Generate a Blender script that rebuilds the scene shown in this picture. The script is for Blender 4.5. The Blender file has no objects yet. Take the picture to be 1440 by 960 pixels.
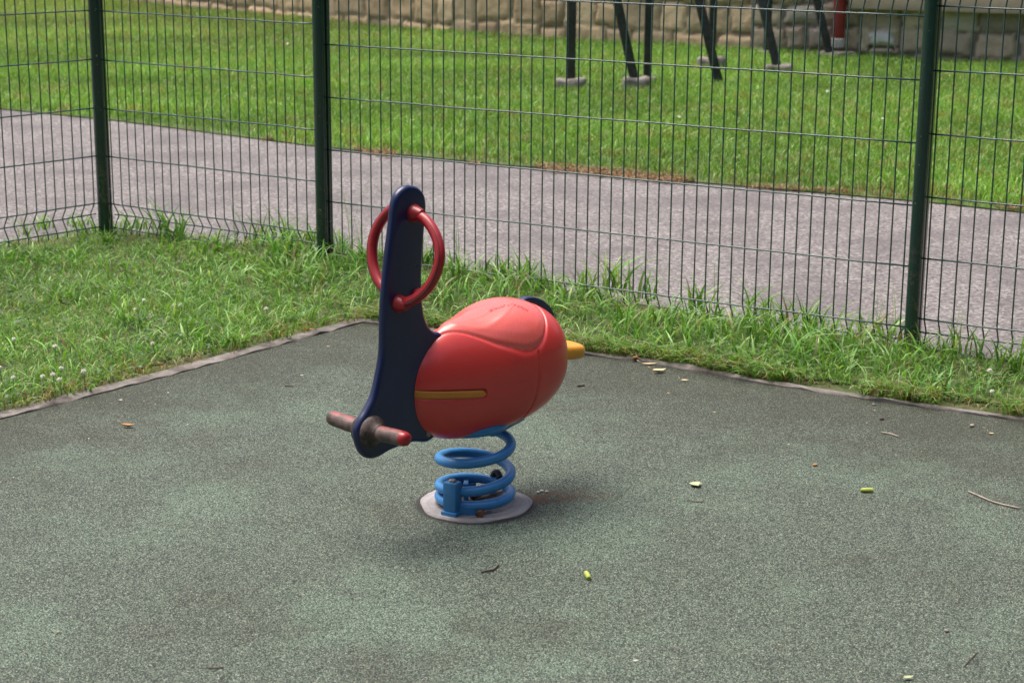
import bpy, bmesh, math, random
import numpy as np
from mathutils import Vector, Matrix
random.seed(7); rng = np.random.default_rng(7)
SC = bpy.context.scene
COL = SC.collection
PI = math.pi

# ------------------------------------------------------------------ camera survey (used to place real points on the ground)
F_PX = 2560.0; TH = math.radians(14.1); CAM_H = 1.5; RO = math.radians(-0.43)
_c, _s = math.cos(TH), math.sin(TH)
_X = np.array([1, 0, 0.]); FWD = np.array([0, _c, -_s]); _D0 = np.array([0, -_s, -_c])
RGT = _X*math.cos(RO) + _D0*math.sin(RO)
DWN = -_X*math.sin(RO) + _D0*math.cos(RO)
EYE = np.array([0, 0, CAM_H])
def ray(u, v): return FWD + ((u-720)/F_PX)*RGT + ((v-480)/F_PX)*DWN
def gp(u, v, z=0.0):
    r = ray(u, v); k = (z-CAM_H)/r[2]; return EYE + k*r
def on_plane(u, v, p, n):
    r = ray(u, v); k = ((p-EYE) @ n)/(r @ n); return EYE + k*r

# ------------------------------------------------------------------ object helpers
def tag(o, label=None, cat=None, group=None, kind=None):
    if label: o['label'] = label
    if cat: o['category'] = cat
    if group: o['group'] = group
    if kind: o['kind'] = kind
    return o
def empty(name, loc, label, cat, group=None):
    o = bpy.data.objects.new(name, None); COL.objects.link(o); o.location = loc
    o.empty_display_size = 0.1
    return tag(o, label, cat, group)
def link(name, me, mat=None, parent=None, smooth=False):
    o = bpy.data.objects.new(name, me); COL.objects.link(o)
    if mat: me.materials.append(mat)
    if parent: o.parent = parent
    if smooth: me.polygons.foreach_set('use_smooth', [True]*len(me.polygons))
    me.update()
    return o
def mesh_from(verts, faces):
    me = bpy.data.meshes.new('m'); me.from_pydata([tuple(map(float, v)) for v in verts], [], faces); me.update(); return me
class MB:
    def __init__(self): self.v = []; self.f = []
    def add(self, vs, fs):
        n = len(self.v); self.v += [tuple(map(float, p)) for p in vs]; self.f += [tuple(i+n for i in q) for q in fs]
    def tube(self, pts, r, n=8, cap=True, closed=False):
        pts = [np.asarray(p, float) for p in pts]; m = len(pts)
        rs = r if hasattr(r, '__len__') else [r]*m
        up = None; rings = []
        for i, p in enumerate(pts):
            if closed: t = pts[(i+1) % m]-pts[i-1]
            else: t = pts[min(i+1, m-1)]-pts[max(i-1, 0)]
            t = t/(np.linalg.norm(t)+1e-12)
            if up is None:
                a = np.array([0, 0, 1.]) if abs(t[2]) < .9 else np.array([1., 0, 0])
                up = a-(a@t)*t
            else: up = up-(up@t)*t
            up = up/(np.linalg.norm(up)+1e-12); sd = np.cross(t, up)
            rings.append([p+rs[i]*(math.cos(2*PI*k/n)*up+math.sin(2*PI*k/n)*sd) for k in range(n)])
        vs = [q for R_ in rings for q in R_]; fs = []
        for i in range(m if closed else m-1):
            j = (i+1) % m
            for k in range(n):
                l = (k+1) % n; fs.append((i*n+k, i*n+l, j*n+l, j*n+k))
        if cap and not closed:
            fs.append(tuple(range(n-1, -1, -1))); fs.append(tuple((m-1)*n+k for k in range(n)))
        self.add(vs, fs)
    def box(self, c, sx, sy, sz, ax=(1, 0, 0), ay=(0, 1, 0), az=(0, 0, 1), b=0.0):
        bm = bmesh.new(); bmesh.ops.create_cube(bm, size=1)
        for v in bm.verts: v.co = Vector((v.co.x*sx, v.co.y*sy, v.co.z*sz))
        if b: bmesh.ops.bevel(bm, geom=bm.edges[:], offset=b, segments=2, profile=.6, affect='EDGES')
        ax, ay, az, c = map(lambda q: np.asarray(q, float), (ax, ay, az, c))
        bm.verts.index_update()
        self.add([c+ax*v.co.x+ay*v.co.y+az*v.co.z for v in bm.verts], [tuple(v.index for v in f.verts) for f in bm.faces]); bm.free()
    def lathe(self, c, prof, axis=(0, 0, 1), n=24):
        axis = np.asarray(axis, float); axis /= np.linalg.norm(axis)
        a = np.array([1., 0, 0]) if abs(axis[0]) < .8 else np.array([0, 1., 0])
        u = a-(a@axis)*axis; u /= np.linalg.norm(u); w = np.cross(axis, u); c = np.asarray(c, float)
        vs = []; fs = []
        for r, h in prof:
            vs += [c+axis*h+max(r, 1e-5)*(math.cos(2*PI*k/n)*u+math.sin(2*PI*k/n)*w) for k in range(n)]
        for i in range(len(prof)-1):
            for k in range(n):
                l = (k+1) % n; fs.append((i*n+k, i*n+l, (i+1)*n+l, (i+1)*n+k))
        fs.append(tuple(range(n-1, -1, -1))); fs.append(tuple((len(prof)-1)*n+k for k in range(n)))
        self.add(vs, fs)
    def build(self, name, mat, parent=None, smooth=True, sharp=40):
        o = link(name, mesh_from(self.v, self.f), mat, parent, smooth)
        if smooth and sharp: o.data.set_sharp_from_angle(angle=math.radians(sharp))
        return o
def spline(pts, n=8, closed=False):
    P = [np.asarray(p, float) for p in pts]; m = len(P); out = []
    for i in range(m if closed else m-1):
        if closed: a, b, c, d = P[i-1], P[i], P[(i+1) % m], P[(i+2) % m]
        else: a, b, c, d = P[max(i-1, 0)], P[i], P[i+1], P[min(i+2, m-1)]
        for k in range(n):
            t = k/n
            out.append(.5*((2*b)+(-a+c)*t+(2*a-5*b+4*c-d)*t*t+(-a+3*b-3*c+d)*t**3))
    if not closed: out.append(P[-1])
    return out

# ------------------------------------------------------------------ material helpers
class NT:
    def __init__(self, name):
        self.m = bpy.data.materials.new(name); self.m.use_nodes = True
        self.t = self.m.node_tree; self.t.nodes.clear()
        self.out = self.n('ShaderNodeOutputMaterial')
    def n(self, typ, **kw):
        nd = self.t.nodes.new(typ)
        for k, v in kw.items():
            if k == 'inp':
                for a, b in v.items():
                    if isinstance(b, bpy.types.NodeSocket): self.t.links.new(b, nd.inputs[a])
                    else: nd.inputs[a].default_value = b
            else: setattr(nd, k, v)
        return nd
    def coord(self, kind='Object'):
        return self.n('ShaderNodeTexCoord').outputs[kind]
    def pos(self): return self.n('ShaderNodeNewGeometry').outputs['Position']
    def noise(self, vec, scale, detail=4, rough=.55, out='Fac'):
        return self.n('ShaderNodeTexNoise', inp={'Vector': vec, 'Scale': scale, 'Detail': detail, 'Roughness': rough}).outputs[out]
    def vor(self, vec, scale, out='Distance', feature='F1', rand=1.0):
        return self.n('ShaderNodeTexVoronoi', feature=feature, inp={'Vector': vec, 'Scale': scale, 'Randomness': rand}).outputs[out]
    def ramp(self, fac, stops, interp='LINEAR'):
        nd = self.n('ShaderNodeValToRGB', inp={'Fac': fac}); cr = nd.color_ramp; cr.interpolation = interp
        while len(cr.elements) > 1: cr.elements.remove(cr.elements[-1])
        for i, (p, c) in enumerate(stops):
            e = cr.elements[0] if i == 0 else cr.elements.new(p)
            e.position = p; e.color = (c, c, c, 1) if not hasattr(c, '__len__') else (*c, 1)
        return nd.outputs['Color']
    def mix(self, fac, a, b, mode='MIX'):
        nd = self.n('ShaderNodeMix', data_type='RGBA', blend_type=mode)
        for i, x in ((0, fac), (6, a), (7, b)):
            if isinstance(x, bpy.types.NodeSocket): self.t.links.new(x, nd.inputs[i])
            else: nd.inputs[i].default_value = x if i == 0 else (*x, 1)
        return nd.outputs[2]
    def math(self, op, a, b=0.0, clamp=False):
        nd = self.n('ShaderNodeMath', operation=op, use_clamp=clamp)
        for i, x in ((0, a), (1, b)):
            if isinstance(x, bpy.types.NodeSocket): self.t.links.new(x, nd.inputs[i])
            else: nd.inputs[i].default_value = x
        return nd.outputs[0]
    def step(self, x, a, b):
        nd = self.n('ShaderNodeMapRange', interpolation_type='SMOOTHSTEP', inp={'Value': x, 'From Min': a, 'From Max': b})
        return nd.outputs['Result']
    def dot(self, vec, d):
        nd = self.n('ShaderNodeVectorMath', operation='DOT_PRODUCT', inp={0: vec, 1: d}); return nd.outputs['Value']
    def bump(self, h, strength=.3, dist=.002):
        return self.n('ShaderNodeBump', inp={'Height': h, 'Strength': strength, 'Distance': dist}).outputs['Normal']
    def pbr(self, color, rough=.6, normal=None, metal=0.0, coat=0.0, spec=.5, coat_rough=.1):
        p = self.n('ShaderNodeBsdfPrincipled')
        for k, x in (('Base Color', color), ('Roughness', rough), ('Metallic', metal), ('Coat Weight', coat), ('Specular IOR Level', spec), ('Coat Roughness', coat_rough), ('Normal', normal)):
            if x is None: continue
            if isinstance(x, bpy.types.NodeSocket): self.t.links.new(x, p.inputs[k])
            else: p.inputs[k].default_value = (*x, 1) if hasattr(x, '__len__') else x
        self.t.links.new(p.outputs[0], self.out.inputs['Surface']); return self.m

def mat_plastic(name, col, var=.12, rough=.32, scuff=(.5, .5, .5), amt=.15, coat=0.0):
    T = NT(name); v = T.coord()
    n1 = T.noise(v, 7, 5); n2 = T.noise(v, 60, 4, .7)
    dark = tuple(x*(1-var*2) for x in col)
    c = T.mix(n1, dark, tuple(min(1, x*(1+var)) for x in col))
    c = T.mix(T.math('MULTIPLY', T.step(n2, .58, .75), amt), c, scuff)
    r = T.math('ADD', T.math('MULTIPLY', n2, .22), rough-.09)
    return T.pbr(c, r, T.bump(n2, .08, .0006), coat=coat)
M = {}
M['red'] = mat_plastic('red_moulded_plastic', (.66, .050, .044), .07, .30, (.74, .30, .26), .10, .2)
M['seat'] = mat_plastic('red_plastic_skylit', (.76, .125, .105), .05, .24, (.78, .40, .36), .08, .3)  # the body's red, paled so the seat carries a painted-in sky reflection
M['navy'] = mat_plastic('navy_board', (.005, .013, .068), .12, .30, (.03, .045, .08), .06, .12)
M['grip'] = mat_plastic('red_grip', (.36, .016, .022), .2, .30, (.035, .012, .012), .8)
M['yellow'] = mat_plastic('ochre_plastic', (.72, .32, .032), .1, .38, (.45, .20, .06), .25)
M['ochre'] = mat_plastic('worn_ochre_plastic', (.62, .225, .030), .12, .42, (.30, .13, .05), .3)
M['spring'] = mat_plastic('blue_spring_paint', (.045, .245, .57), .12, .28, (.12, .20, .30), .22)
M['clamp'] = mat_plastic('blue_clamp_paint', (.038, .205, .46), .2, .42, (.10, .055, .03), .85)

M['seam'] = mat_plastic('dark_seam_grime', (.045, .014, .014), .2, .6)
def mat_peg():
    T = NT('worn_peg_rubber'); v = T.coord()
    n1 = T.noise(v, 30, 5, .6); n2 = T.noise(v, 140, 3)
    c = T.ramp(n1, [(.3, (.030, .020, .017)), (.5, (.085, .055, .049)), (.72, (.19, .135, .12))])
    zt_ = T.math('ADD', T.dot(v, (0, 0, 1)), T.math('MULTIPLY', T.math('SUBTRACT', n1, .5), .03))
    c = T.mix(T.math('MULTIPLY', T.step(zt_, .288, .297), .6), c, (.38, .05, .055))
    st = T.math('SINE', T.math('MULTIPLY', T.dot(v, (0, 0, 1)), 1500)); n2 = T.math('ADD', n2, T.math('MULTIPLY', st, .5))
    return T.pbr(c, .5, T.bump(n2, .2, .001))
M['peg'] = mat_peg()
def mat_metal(name, a, b, rough=.55, scale=40, coat=0.0):
    T = NT(name); v = T.coord(); n = T.noise(v, scale, 5, .65)
    return T.pbr(T.ramp(n, [(.38, a), (.62, b)]), rough, T.bump(n, .3, .001), coat=coat, coat_rough=.2)
M['flange'] = mat_metal('worn_flange_rubber', (.022, .016, .013), (.11, .075, .065), .6, 35)
M['rust'] = mat_metal('rusty_steel', (.055, .022, .012), (.17, .075, .035), .75)
M['bolt'] = mat_metal('bolt_steel', (.13, .11, .09), (.30, .27, .24), .5, 90)
M['dark_iron'] = mat_metal('dark_iron', (.018, .019, .024), (.045, .045, .052), .5, 20)
M['fence'] = mat_metal('green_fence_coating', (.007, .046, .036), (.012, .070, .056), .27, 12, .8)
def mat_post():
    T = NT('green_post_coating'); v = T.coord(); z = T.dot(T.pos(), (0, 0, 1))
    n = T.noise(v, 25, 5, .65); n2 = T.noise(v, 8, 3)
    c = T.mix(n2, (.005, .030, .024), (.009, .046, .037))
    d = T.math('MULTIPLY', T.step(z, .55, .05), T.step(n, .5, .68))
    c = T.mix(T.math('MULTIPLY', d, .75), c, (.13, .095, .06))
    c = T.mix(T.math('MULTIPLY', T.step(T.noise(v, 55, 2), .70, .74), .5), c, (.35, .38, .33))
    return T.pbr(c, .26, T.bump(n, .06, .001), coat=.4, coat_rough=.15)
M['post'] = mat_post()
M['drain'] = mat_metal('red_drainpipe_paint', (.20, .018, .018), (.26, .028, .026), .45, 15)
M['white_paint'] = mat_metal('chalky_white', (.42, .41, .40), (.62, .61, .59), .7, 30)
def mat_concrete(name, a, b, c3, scale=18, bs=.5, sc2=160):
    T = NT(name); v = T.pos(); n = T.noise(v, scale, 6, .6); g = T.noise(v, sc2, 3, .7)
    c = T.ramp(n, [(.3, a), (.5, b), (.72, c3)])
    c = T.mix(T.math('MULTIPLY', T.step(g, .55, .75), .35), c, tuple(x*.55 for x in a))
    return T.pbr(c, .85, T.bump(g, bs, .003))
M['kerb'] = mat_concrete('kerb_concrete', (.075, .064, .052), (.165, .145, .132), (.25, .228, .212), 13, 1.0, 120)
M['footing'] = mat_concrete('footing_concrete', (.10, .085, .065), (.19, .17, .145), (.30, .285, .27), 11)
def mat_disc():
    T = NT('anchor_concrete'); v = T.coord()
    n = T.noise(v, 9, 5); g = T.noise(v, 120, 4, .7)
    vs = T.n('ShaderNodeMapping', inp={'Vector': v, 'Scale': (1, 1, 1)}).outputs[0]
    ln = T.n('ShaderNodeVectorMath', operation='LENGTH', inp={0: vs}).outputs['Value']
    wv = T.math('SINE', T.math('ADD', T.math('MULTIPLY', ln, 330), T.math('MULTIPLY', n, 14)))
    c = T.ramp(n, [(.3, (.15, .138, .140)), (.5, (.25, .235, .238)), (.72, (.36, .34, .342))])
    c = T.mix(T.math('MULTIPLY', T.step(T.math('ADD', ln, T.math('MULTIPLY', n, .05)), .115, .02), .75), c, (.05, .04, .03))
    c = T.mix(T.math('MULTIPLY', T.step(wv, .6, 1), .25), c, (.10, .095, .12))
    c = T.mix(T.math('MULTIPLY', T.step(g, .58, .72), .5), c, (.10, .08, .07))
    return T.pbr(c, .85, T.bump(T.math('ADD', g, wv), .3, .002))
M['disc'] = mat_disc()

# ------------------------------------------------------------------ the lie of the land (surveyed points)
KL = [gp(*p) for p in ((0, 590), (120, 559), (240, 528), (360, 495), (480, 462))]          # rubber side of the left kerb
KR = [gp(*p) for p in ((815, 499), (900, 508), (1060, 538), (1240, 565), (1440, 593))]     # rubber side of the right kerb
def xy(p): return np.array([p[0], p[1]])
dl = xy(KL[0]-KL[-1]); dl /= np.linalg.norm(dl)
dr = xy(KR[-1]-KR[0]); dr /= np.linalg.norm(dr)
def isect(p, d, q, e):
    A = np.array([[d[0], -e[0]], [d[1], -e[1]]]); t = np.linalg.solve(A, q-p); return p+d*t[0]
CORNER = isect(xy(KL[-1]), dl, xy(KR[0]), dr)
kl_line = [xy(KL[0])+dl*6]+[xy(p) for p in KL]
kr_line = [xy(p) for p in KR]+[xy(KR[-1])+dr*6]
KERB = kl_line+[CORNER]+kr_line
def at_depth(u, v, y): r = ray(u, v); return np.array([r[0]*y/r[1], y])
PC = at_depth(141, 150, 7.60); PM = at_depth(453.5, 150, 6.95); PR = at_depth(1297, 250, 5.77); PL = np.array([-2.06, 7.22])
fr = (PR-PM)/np.linalg.norm(PR-PM); fl = (PL-PC)/np.linalg.norm(PL-PC)
PE = PR+fr*2.39; PLL = PC+fl*2.39
FENCE = [PLL+fl*6, PLL, PC, PM, PR, PE, PE+fr*6]
PATH_FAR = [xy(gp(*p)) for p in ((0, 152), (160, 168), (440, 204), (713, 231), (880, 243), (960, 253), (1193, 273), (1310, 283), (1440, 297))]
d0 = PATH_FAR[0]-PATH_FAR[1]; d0 /= np.linalg.norm(d0); d1 = PATH_FAR[-1]-PATH_FAR[-2]; d1 /= np.linalg.norm(d1)
PATH_FAR = [PATH_FAR[0]+d0*14]+PATH_FAR+[PATH_FAR[-1]+d1*14]
WB = [xy(gp(*p)) for p in ((290, 14), (640, 46), (1060, 72))]
WB2 = [xy(gp(*p)) for p in ((1060, 74), (1440, 90))]

def poly_sheet(name, pts, z, mat, kind='structure'):
    bm = bmesh.new(); vs = [bm.verts.new((p[0], p[1], z)) for p in pts]; f = bm.faces.new(vs)
    bm.normal_update()
    if f.normal.z < 0: bmesh.ops.reverse_faces(bm, faces=[f])
    bmesh.ops.triangulate(bm, faces=bm.faces[:])
    me = bpy.data.meshes.new('m'); bm.to_mesh(me); bm.free()
    return tag(link(name, me, mat), kind=kind)

# ground materials
def mat_soil(name, a, b, c3):
    T = NT(name); v = T.pos(); n = T.noise(v, 9, 6, .65); g = T.noise(v, 70, 3)
    return T.pbr(T.ramp(n, [(.35, a), (.5, b), (.66, c3)]), .95, T.bump(g, .6, .01))
M['soil'] = mat_soil('grassy_soil', (.040, .060, .014), (.060, .085, .022), (.105, .095, .045))
M['lawn_soil'] = mat_soil('lawn_soil', (.045, .085, .014), (.060, .105, .020), (.085, .110, .030))
def mat_path():
    T = NT('path_asphalt'); v = T.pos()
    n = T.noise(v, 2.2, 5, .6); g = T.vor(v, 95, 'Color'); gb = T.vor(v, 95)
    gg = T.noise(v, 45, 5, .75)
    sp = T.n('ShaderNodeSeparateColor', inp={'Color': g}).outputs[0]
    c = T.ramp(sp, [(.0, (.068, .058, .062)), (.35, (.138, .124, .121)), (.8, (.216, .198, .193)), (1, (.335, .315, .305))])
    c = T.mix(T.math('MULTIPLY', T.step(gg, .50, .70), .45), c, (.060, .051, .056))
    c = T.mix(T.math('MULTIPLY', T.step(n, .42, .66), .6), c, (.085, .073, .078))
    return T.pbr(c, .85, T.bump(T.math('ADD', gg, T.math('MULTIPLY', gb, .6)), .75, .006))
M['path'] = mat_path()
def mat_rubber():
    T = NT('wet_pour_rubber'); v = T.pos()
    warp = T.noise(v, 90, 2, .5, 'Color')
    vv = T.n('ShaderNodeVectorMath', operation='MULTIPLY_ADD', inp={0: warp, 1: (.006, .006, .006), 2: v}).outputs[0]
    cell = T.n('ShaderNodeSeparateColor', inp={'Color': T.vor(vv, 390, 'Color')}).outputs
    d = T.vor(vv, 390)
    big = T.noise(v, 1.1, 5, .6); med = T.noise(v, 4.5, 5, .6); fine = T.noise(v, 22, 4, .7)
    green = T.ramp(cell[0], [(0, (.024, .032, .026)), (.25, (.056, .077, .057)), (.55, (.132, .175, .130)), (.9, (.245, .302, .232)), (1, (.46, .48, .42))])
    brown = T.ramp(cell[0], [(0, (.016, .018, .011)), (.4, (.048, .050, .032)), (.75, (.082, .086, .056)), (1, (.18, .17, .12))])
    mint = T.ramp(cell[0], [(0, (.035, .052, .040)), (.4, (.160, .238, .172)), (1, (.34, .45, .345))])
    c = T.mix(T.math('MULTIPLY', T.step(T.noise(v, 1.9, 5, .62), .47, .64), .62), green, mint)
    # grime along the kerbs
    nl = np.array([-dl[1], dl[0]]); nr = np.array([-dr[1], dr[0]])
    ctr = np.array([-.1, 3.])
    if nl @ (ctr-CORNER) < 0: nl = -nl
    if nr @ (ctr-CORNER) < 0: nr = -nr
    dist = []
    for nn in (nl, nr):
        dist.append(T.math('SUBTRACT', T.dot(v, (nn[0], nn[1], 0)), float(nn @ CORNER)))
    wob = T.math('MULTIPLY', T.math('SUBTRACT', med, .5), 1.5)
    dirt_l = T.math('MULTIPLY', T.step(T.math('ADD', dist[0], wob), .75, .02), .7)
    dirt_r = T.math('MULTIPLY', T.step(T.math('ADD', dist[1], wob), 1.0, .08), .72)
    dirt = T.math('MAXIMUM', dirt_l, dirt_r)
    dirt = T.math('MAXIMUM', dirt, T.math('MULTIPLY', T.step(big, .52, .66), .55))
    c = T.mix(dirt, c, brown)
    c = T.mix(T.math('MULTIPLY', T.step(fine, .50, .75), .35), c, (.055, .062, .052))
    # dark gaps between granules
    c = T.mix(T.math('MULTIPLY', T.step(d, .42, .66), .9), c, (.012, .014, .012))
    # rust and moss stain that runs off the spring
    bp = gp(668, 709); e = gp(835, 698)
    ax = xy(e-bp); L = np.linalg.norm(ax); ax /= L; ay = np.array([-ax[1], ax[0]])
    u = T.math('SUBTRACT', T.dot(v, (ax[0], ax[1], 0)), float(ax @ xy(bp)))
    w = T.math('SUBTRACT', T.dot(v, (ay[0], ay[1], 0)), float(ay @ xy(bp))+.02)
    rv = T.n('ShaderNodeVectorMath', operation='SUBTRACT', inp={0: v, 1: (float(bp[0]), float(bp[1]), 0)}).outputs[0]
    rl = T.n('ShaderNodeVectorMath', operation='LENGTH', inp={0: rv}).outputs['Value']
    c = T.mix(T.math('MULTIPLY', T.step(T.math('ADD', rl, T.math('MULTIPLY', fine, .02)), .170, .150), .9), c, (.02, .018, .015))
    su = T.math('MULTIPLY', T.step(u, .10, .16), T.step(u, .44, .18))
    sw = T.step(T.math('ABSOLUTE', T.math('ADD', w, T.math('MULTIPLY', T.math('SUBTRACT', fine, .5), .10))), .075, .01)
    c = T.mix(T.math('MULTIPLY', T.math('MULTIPLY', su, T.math('MULTIPLY', sw, T.step(fine, .36, .55))), .85), c, (.105, .055, .022))
    h = T.math('ADD', T.math('MULTIPLY', d, -1.0), T.math('MULTIPLY', cell[1], .5))
    return T.pbr(c, .75, T.bump(h, .8, .003), spec=.35)
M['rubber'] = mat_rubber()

G = mesh_from([(-300, -300, -.05), (300, -300, -.05), (300, 300, -.05), (-300, 300, -.05)], [(0, 1, 2, 3)])
tag(link('ground', G, M['lawn_soil']), kind='structure')
poly_sheet('playground_surface', KERB+[np.array([KERB[-1][0]+1, -8]), np.array([KERB[0][0]-1, -8])], 0.0, M['rubber'])
def off(line, d):
    out = []
    for i, p in enumerate(line):
        t = line[min(i+1, len(line)-1)]-line[max(i-1, 0)]; t = t/np.linalg.norm(t)
        out.append(p+np.array([-t[1], t[0]])*d)
    return out
def off_var(line, ds):
    A_ = off(line, 1.0); return [p+(q-p)*d for p, q, d in zip(line, A_, ds)]
FENCE_G = off_var(FENCE, (.15, .15, .17, .13, .045, .045, .045))
FB = off_var(FENCE, (.19, .19, .20, .17, .09, .09, .09))        # path edge a hand's width beyond the fence
poly_sheet('verge', off(KERB, .03)+FB[::-1], -.007, M['soil'])
poly_sheet('path', off_var(FENCE, (.15, .15, .17, .14, .06, .06, .06))+PATH_FAR[::-1], -.010, M['path'])
WALLLINE = [WB[0]+(WB[0]-WB[1])/np.linalg.norm(WB[0]-WB[1])*14]+WB+[WB2[1], WB2[1]+(WB2[1]-WB2[0])/np.linalg.norm(WB2[1]-WB2[0])*14]
poly_sheet('lawn', PATH_FAR+off(WALLLINE, .6)[::-1], -.004, M['lawn_soil'])

# kerb: thin concrete edging, a little proud of the rubber
def ribbon(name, inner, w0, h, mat, seg=.05):
    L = []
    for a, b in zip(inner[:-1], inner[1:]):
        n = max(1, int(np.linalg.norm(b-a)/seg))
        L += [a+(b-a)*k/n for k in range(n)]
    L.append(inner[-1]); L = [np.asarray(p) for p in L]
    out = off(L, 1.0); mb = MB(); vs = []; fs = []
    for p, q in zip(L, out):
        j = rng.normal(0, .0030, 4)
        w = w0 if p[0] < CORNER[0]+.05 else w0*.62
        d = q-p; q = p+d*w
        vs += [(*(p+d*(j[0])), -.03), (*(p+d*(.002+j[0])), h*.7+j[1]), (*(p+d*(w*.2)), h+j[2]), (*(p+d*(w*.8)), h+j[3]), (*q, h*.7), (*q, -.03)]
    for i in range(len(L)-1):
        for k in range(5): fs.append((i*6+k, i*6+k+1, (i+1)*6+k+1, (i+1)*6+k))
    mb.add(vs, fs)
    return mb.build(name, mat, sharp=50)
tag(ribbon('kerb', KERB, .055, .006, M['kerb']), kind='structure')

# ------------------------------------------------------------------ grass
def mat_grass(name, trans=.35):
    T = NT(name)
    a = T.n('ShaderNodeAttribute', attribute_name='col').outputs['Color']
    d = T.n('ShaderNodeBsdfPrincipled', inp={'Base Color': a, 'Roughness': .48, 'Specular IOR Level': .42})
    t = T.n('ShaderNodeBsdfTranslucent', inp={'Color': T.mix(1.0, a, (1.15, 1.1, .6), 'MULTIPLY')})
    m = T.n('ShaderNodeMixShader', inp={0: trans, 1: d.outputs[0], 2: t.outputs[0]})
    T.t.links.new(m.outputs[0], T.out.inputs['Surface']); return T.m
M['grass'] = mat_grass('grass_blades')
def numpy_mesh(name, V, Fq, Ft, col, mat):
    me = bpy.data.meshes.new(name); nv = len(V)
    loops = np.concatenate([Fq.ravel(), Ft.ravel()]); tot = np.concatenate([np.full(len(Fq), 4), np.full(len(Ft), 3)])
    st = np.concatenate([[0], np.cumsum(tot)[:-1]])
    me.vertices.add(nv); me.vertices.foreach_set('co', V.astype(np.float32).ravel())
    me.loops.add(len(loops)); me.loops.foreach_set('vertex_index', loops.astype(np.int32))
    me.polygons.add(len(tot)); me.polygons.foreach_set('loop_start', st.astype(np.int32)); me.polygons.foreach_set('loop_total', tot.astype(np.int32))
    a = me.attributes.new('col', 'FLOAT_COLOR', 'POINT')
    a.data.foreach_set('color', np.concatenate([col, np.ones((nv, 1))], 1).astype(np.float32).ravel())
    me.polygons.foreach_set('use_smooth', np.ones(len(tot), bool))
    me.update(calc_edges=True); me.validate()
    return link(name, me, mat)
def blades(P, h, w, lean, col, segs=3, dirn=None):
    n = len(P); az = rng.uniform(0, 2*PI, n) if dirn is None else dirn
    face = az+rng.normal(0, .9, n)+PI/2
    lx, ly = np.cos(az)*lean, np.sin(az)*lean
    wx, wy = np.cos(face)*w/2, np.sin(face)*w/2
    V = np.zeros((n, 2*segs+1, 3)); C = np.zeros((n, 2*segs+1, 3))
    for i in range(segs+1):
        s = i/segs
        cx = P[:, 0]+lx*h*s**1.9; cy = P[:, 1]+ly*h*s**1.9
        cz = P[:, 2]+h*(s-.42*np.minimum(lean, 1.3)*s**2.2)
        ww = (1-s**1.6)*(0.75+.5*s)
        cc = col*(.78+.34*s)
        if i < segs:
            V[:, 2*i] = np.stack([cx-wx*ww, cy-wy*ww, cz], 1); V[:, 2*i+1] = np.stack([cx+wx*ww, cy+wy*ww, cz], 1)
            C[:, 2*i] = cc; C[:, 2*i+1] = cc
        else:
            V[:, 2*i] = np.stack([cx, cy, cz], 1); C[:, 2*i] = cc
    m = 2*segs+1; b = np.arange(n)[:, None]*m
    Q = np.concatenate([b+np.array([2*i, 2*i+1, 2*i+3, 2*i+2]) for i in range(segs-1)]) if segs > 1 else np.zeros((0, 4), int)
    Tt = b+np.array([2*segs-2, 2*segs-1, 2*segs])
    return V.reshape(-1, 3), Q, Tt, C.reshape(-1, 3)
def merge(parts):
    V = []; Q = []; T3 = []; C = []; o = 0
    for v, q, t, c in parts:
        V.append(v); Q.append(q+o); T3.append(t+o); C.append(c); o += len(v)
    return np.concatenate(V), np.concatenate(Q), np.concatenate(T3), np.concatenate(C)
def inside(P, poly):
    poly = np.asarray(poly); x, y = P[:, 0], P[:, 1]; r = np.zeros(len(P), bool); j = len(poly)-1
    for i in range(len(poly)):
        xi, yi = poly[i]; xj, yj = poly[j]
        with np.errstate(divide='ignore', invalid='ignore'):
            c = ((yi > y) != (yj > y)) & (x < (xj-xi)*(y-yi)/(yj-yi)+xi)
        r ^= c; j = i
    return r
def dist_line(P, line):
    d = np.full(len(P), 1e9)
    for a, b in zip(line[:-1], line[1:]):
        ab = b-a; t = np.clip(((P[:, :2]-a) @ ab)/(ab @ ab), 0, 1)
        d = np.minimum(d, np.linalg.norm(P[:, :2]-(a+t[:, None]*ab), axis=1))
    return d
def vnoise(P, sc, seed):
    r = np.random.default_rng(seed); g = r.uniform(0, 1, (256, 256))
    x = P[:, 0]*sc+100; y = P[:, 1]*sc+100; xi = np.floor(x).astype(int); yi = np.floor(y).astype(int); fx = x-xi; fy = y-yi
    fx = fx*fx*(3-2*fx); fy = fy*fy*(3-2*fy); G_ = lambda a, b: g[a % 256, b % 256]
    return (G_(xi, yi)*(1-fx)+G_(xi+1, yi)*fx)*(1-fy)+(G_(xi, yi+1)*(1-fx)+G_(xi+1, yi+1)*fx)*fy
def scatter(n, x0, x1, y0, y1, poly):
    P = np.stack([rng.uniform(x0, x1, n), rng.uniform(y0, y1, n), np.zeros(n)], 1)
    return P[inside(P, poly)]
def view_keep(P, margin=.35):
    d = P-EYE; z = d @ FWD; u = (d @ RGT)/z; v = (d @ DWN)/z
    return (np.abs(u) < (720/F_PX)+margin/ z.clip(1)) & (v > -(480/F_PX)-.06) & (v < (480/F_PX)+.05)
GREENS = np.array([(.096, .240, .020), (.126, .280, .032), (.168, .330, .060), (.268, .415, .145), (.102, .240, .052)])
STRAW = np.array([(.30, .24, .11), (.24, .17, .075), (.36, .31, .17)])
def gcol(n, straw):
    c = GREENS[rng.integers(0, len(GREENS), n)]*rng.uniform(.75, 1.5, (n, 1))
    s = rng.uniform(0, 1, n) < straw
    c[s] = STRAW[rng.integers(0, 3, s.sum())]*rng.uniform(.7, 1.2, (s.sum(), 1))
    return c
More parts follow.
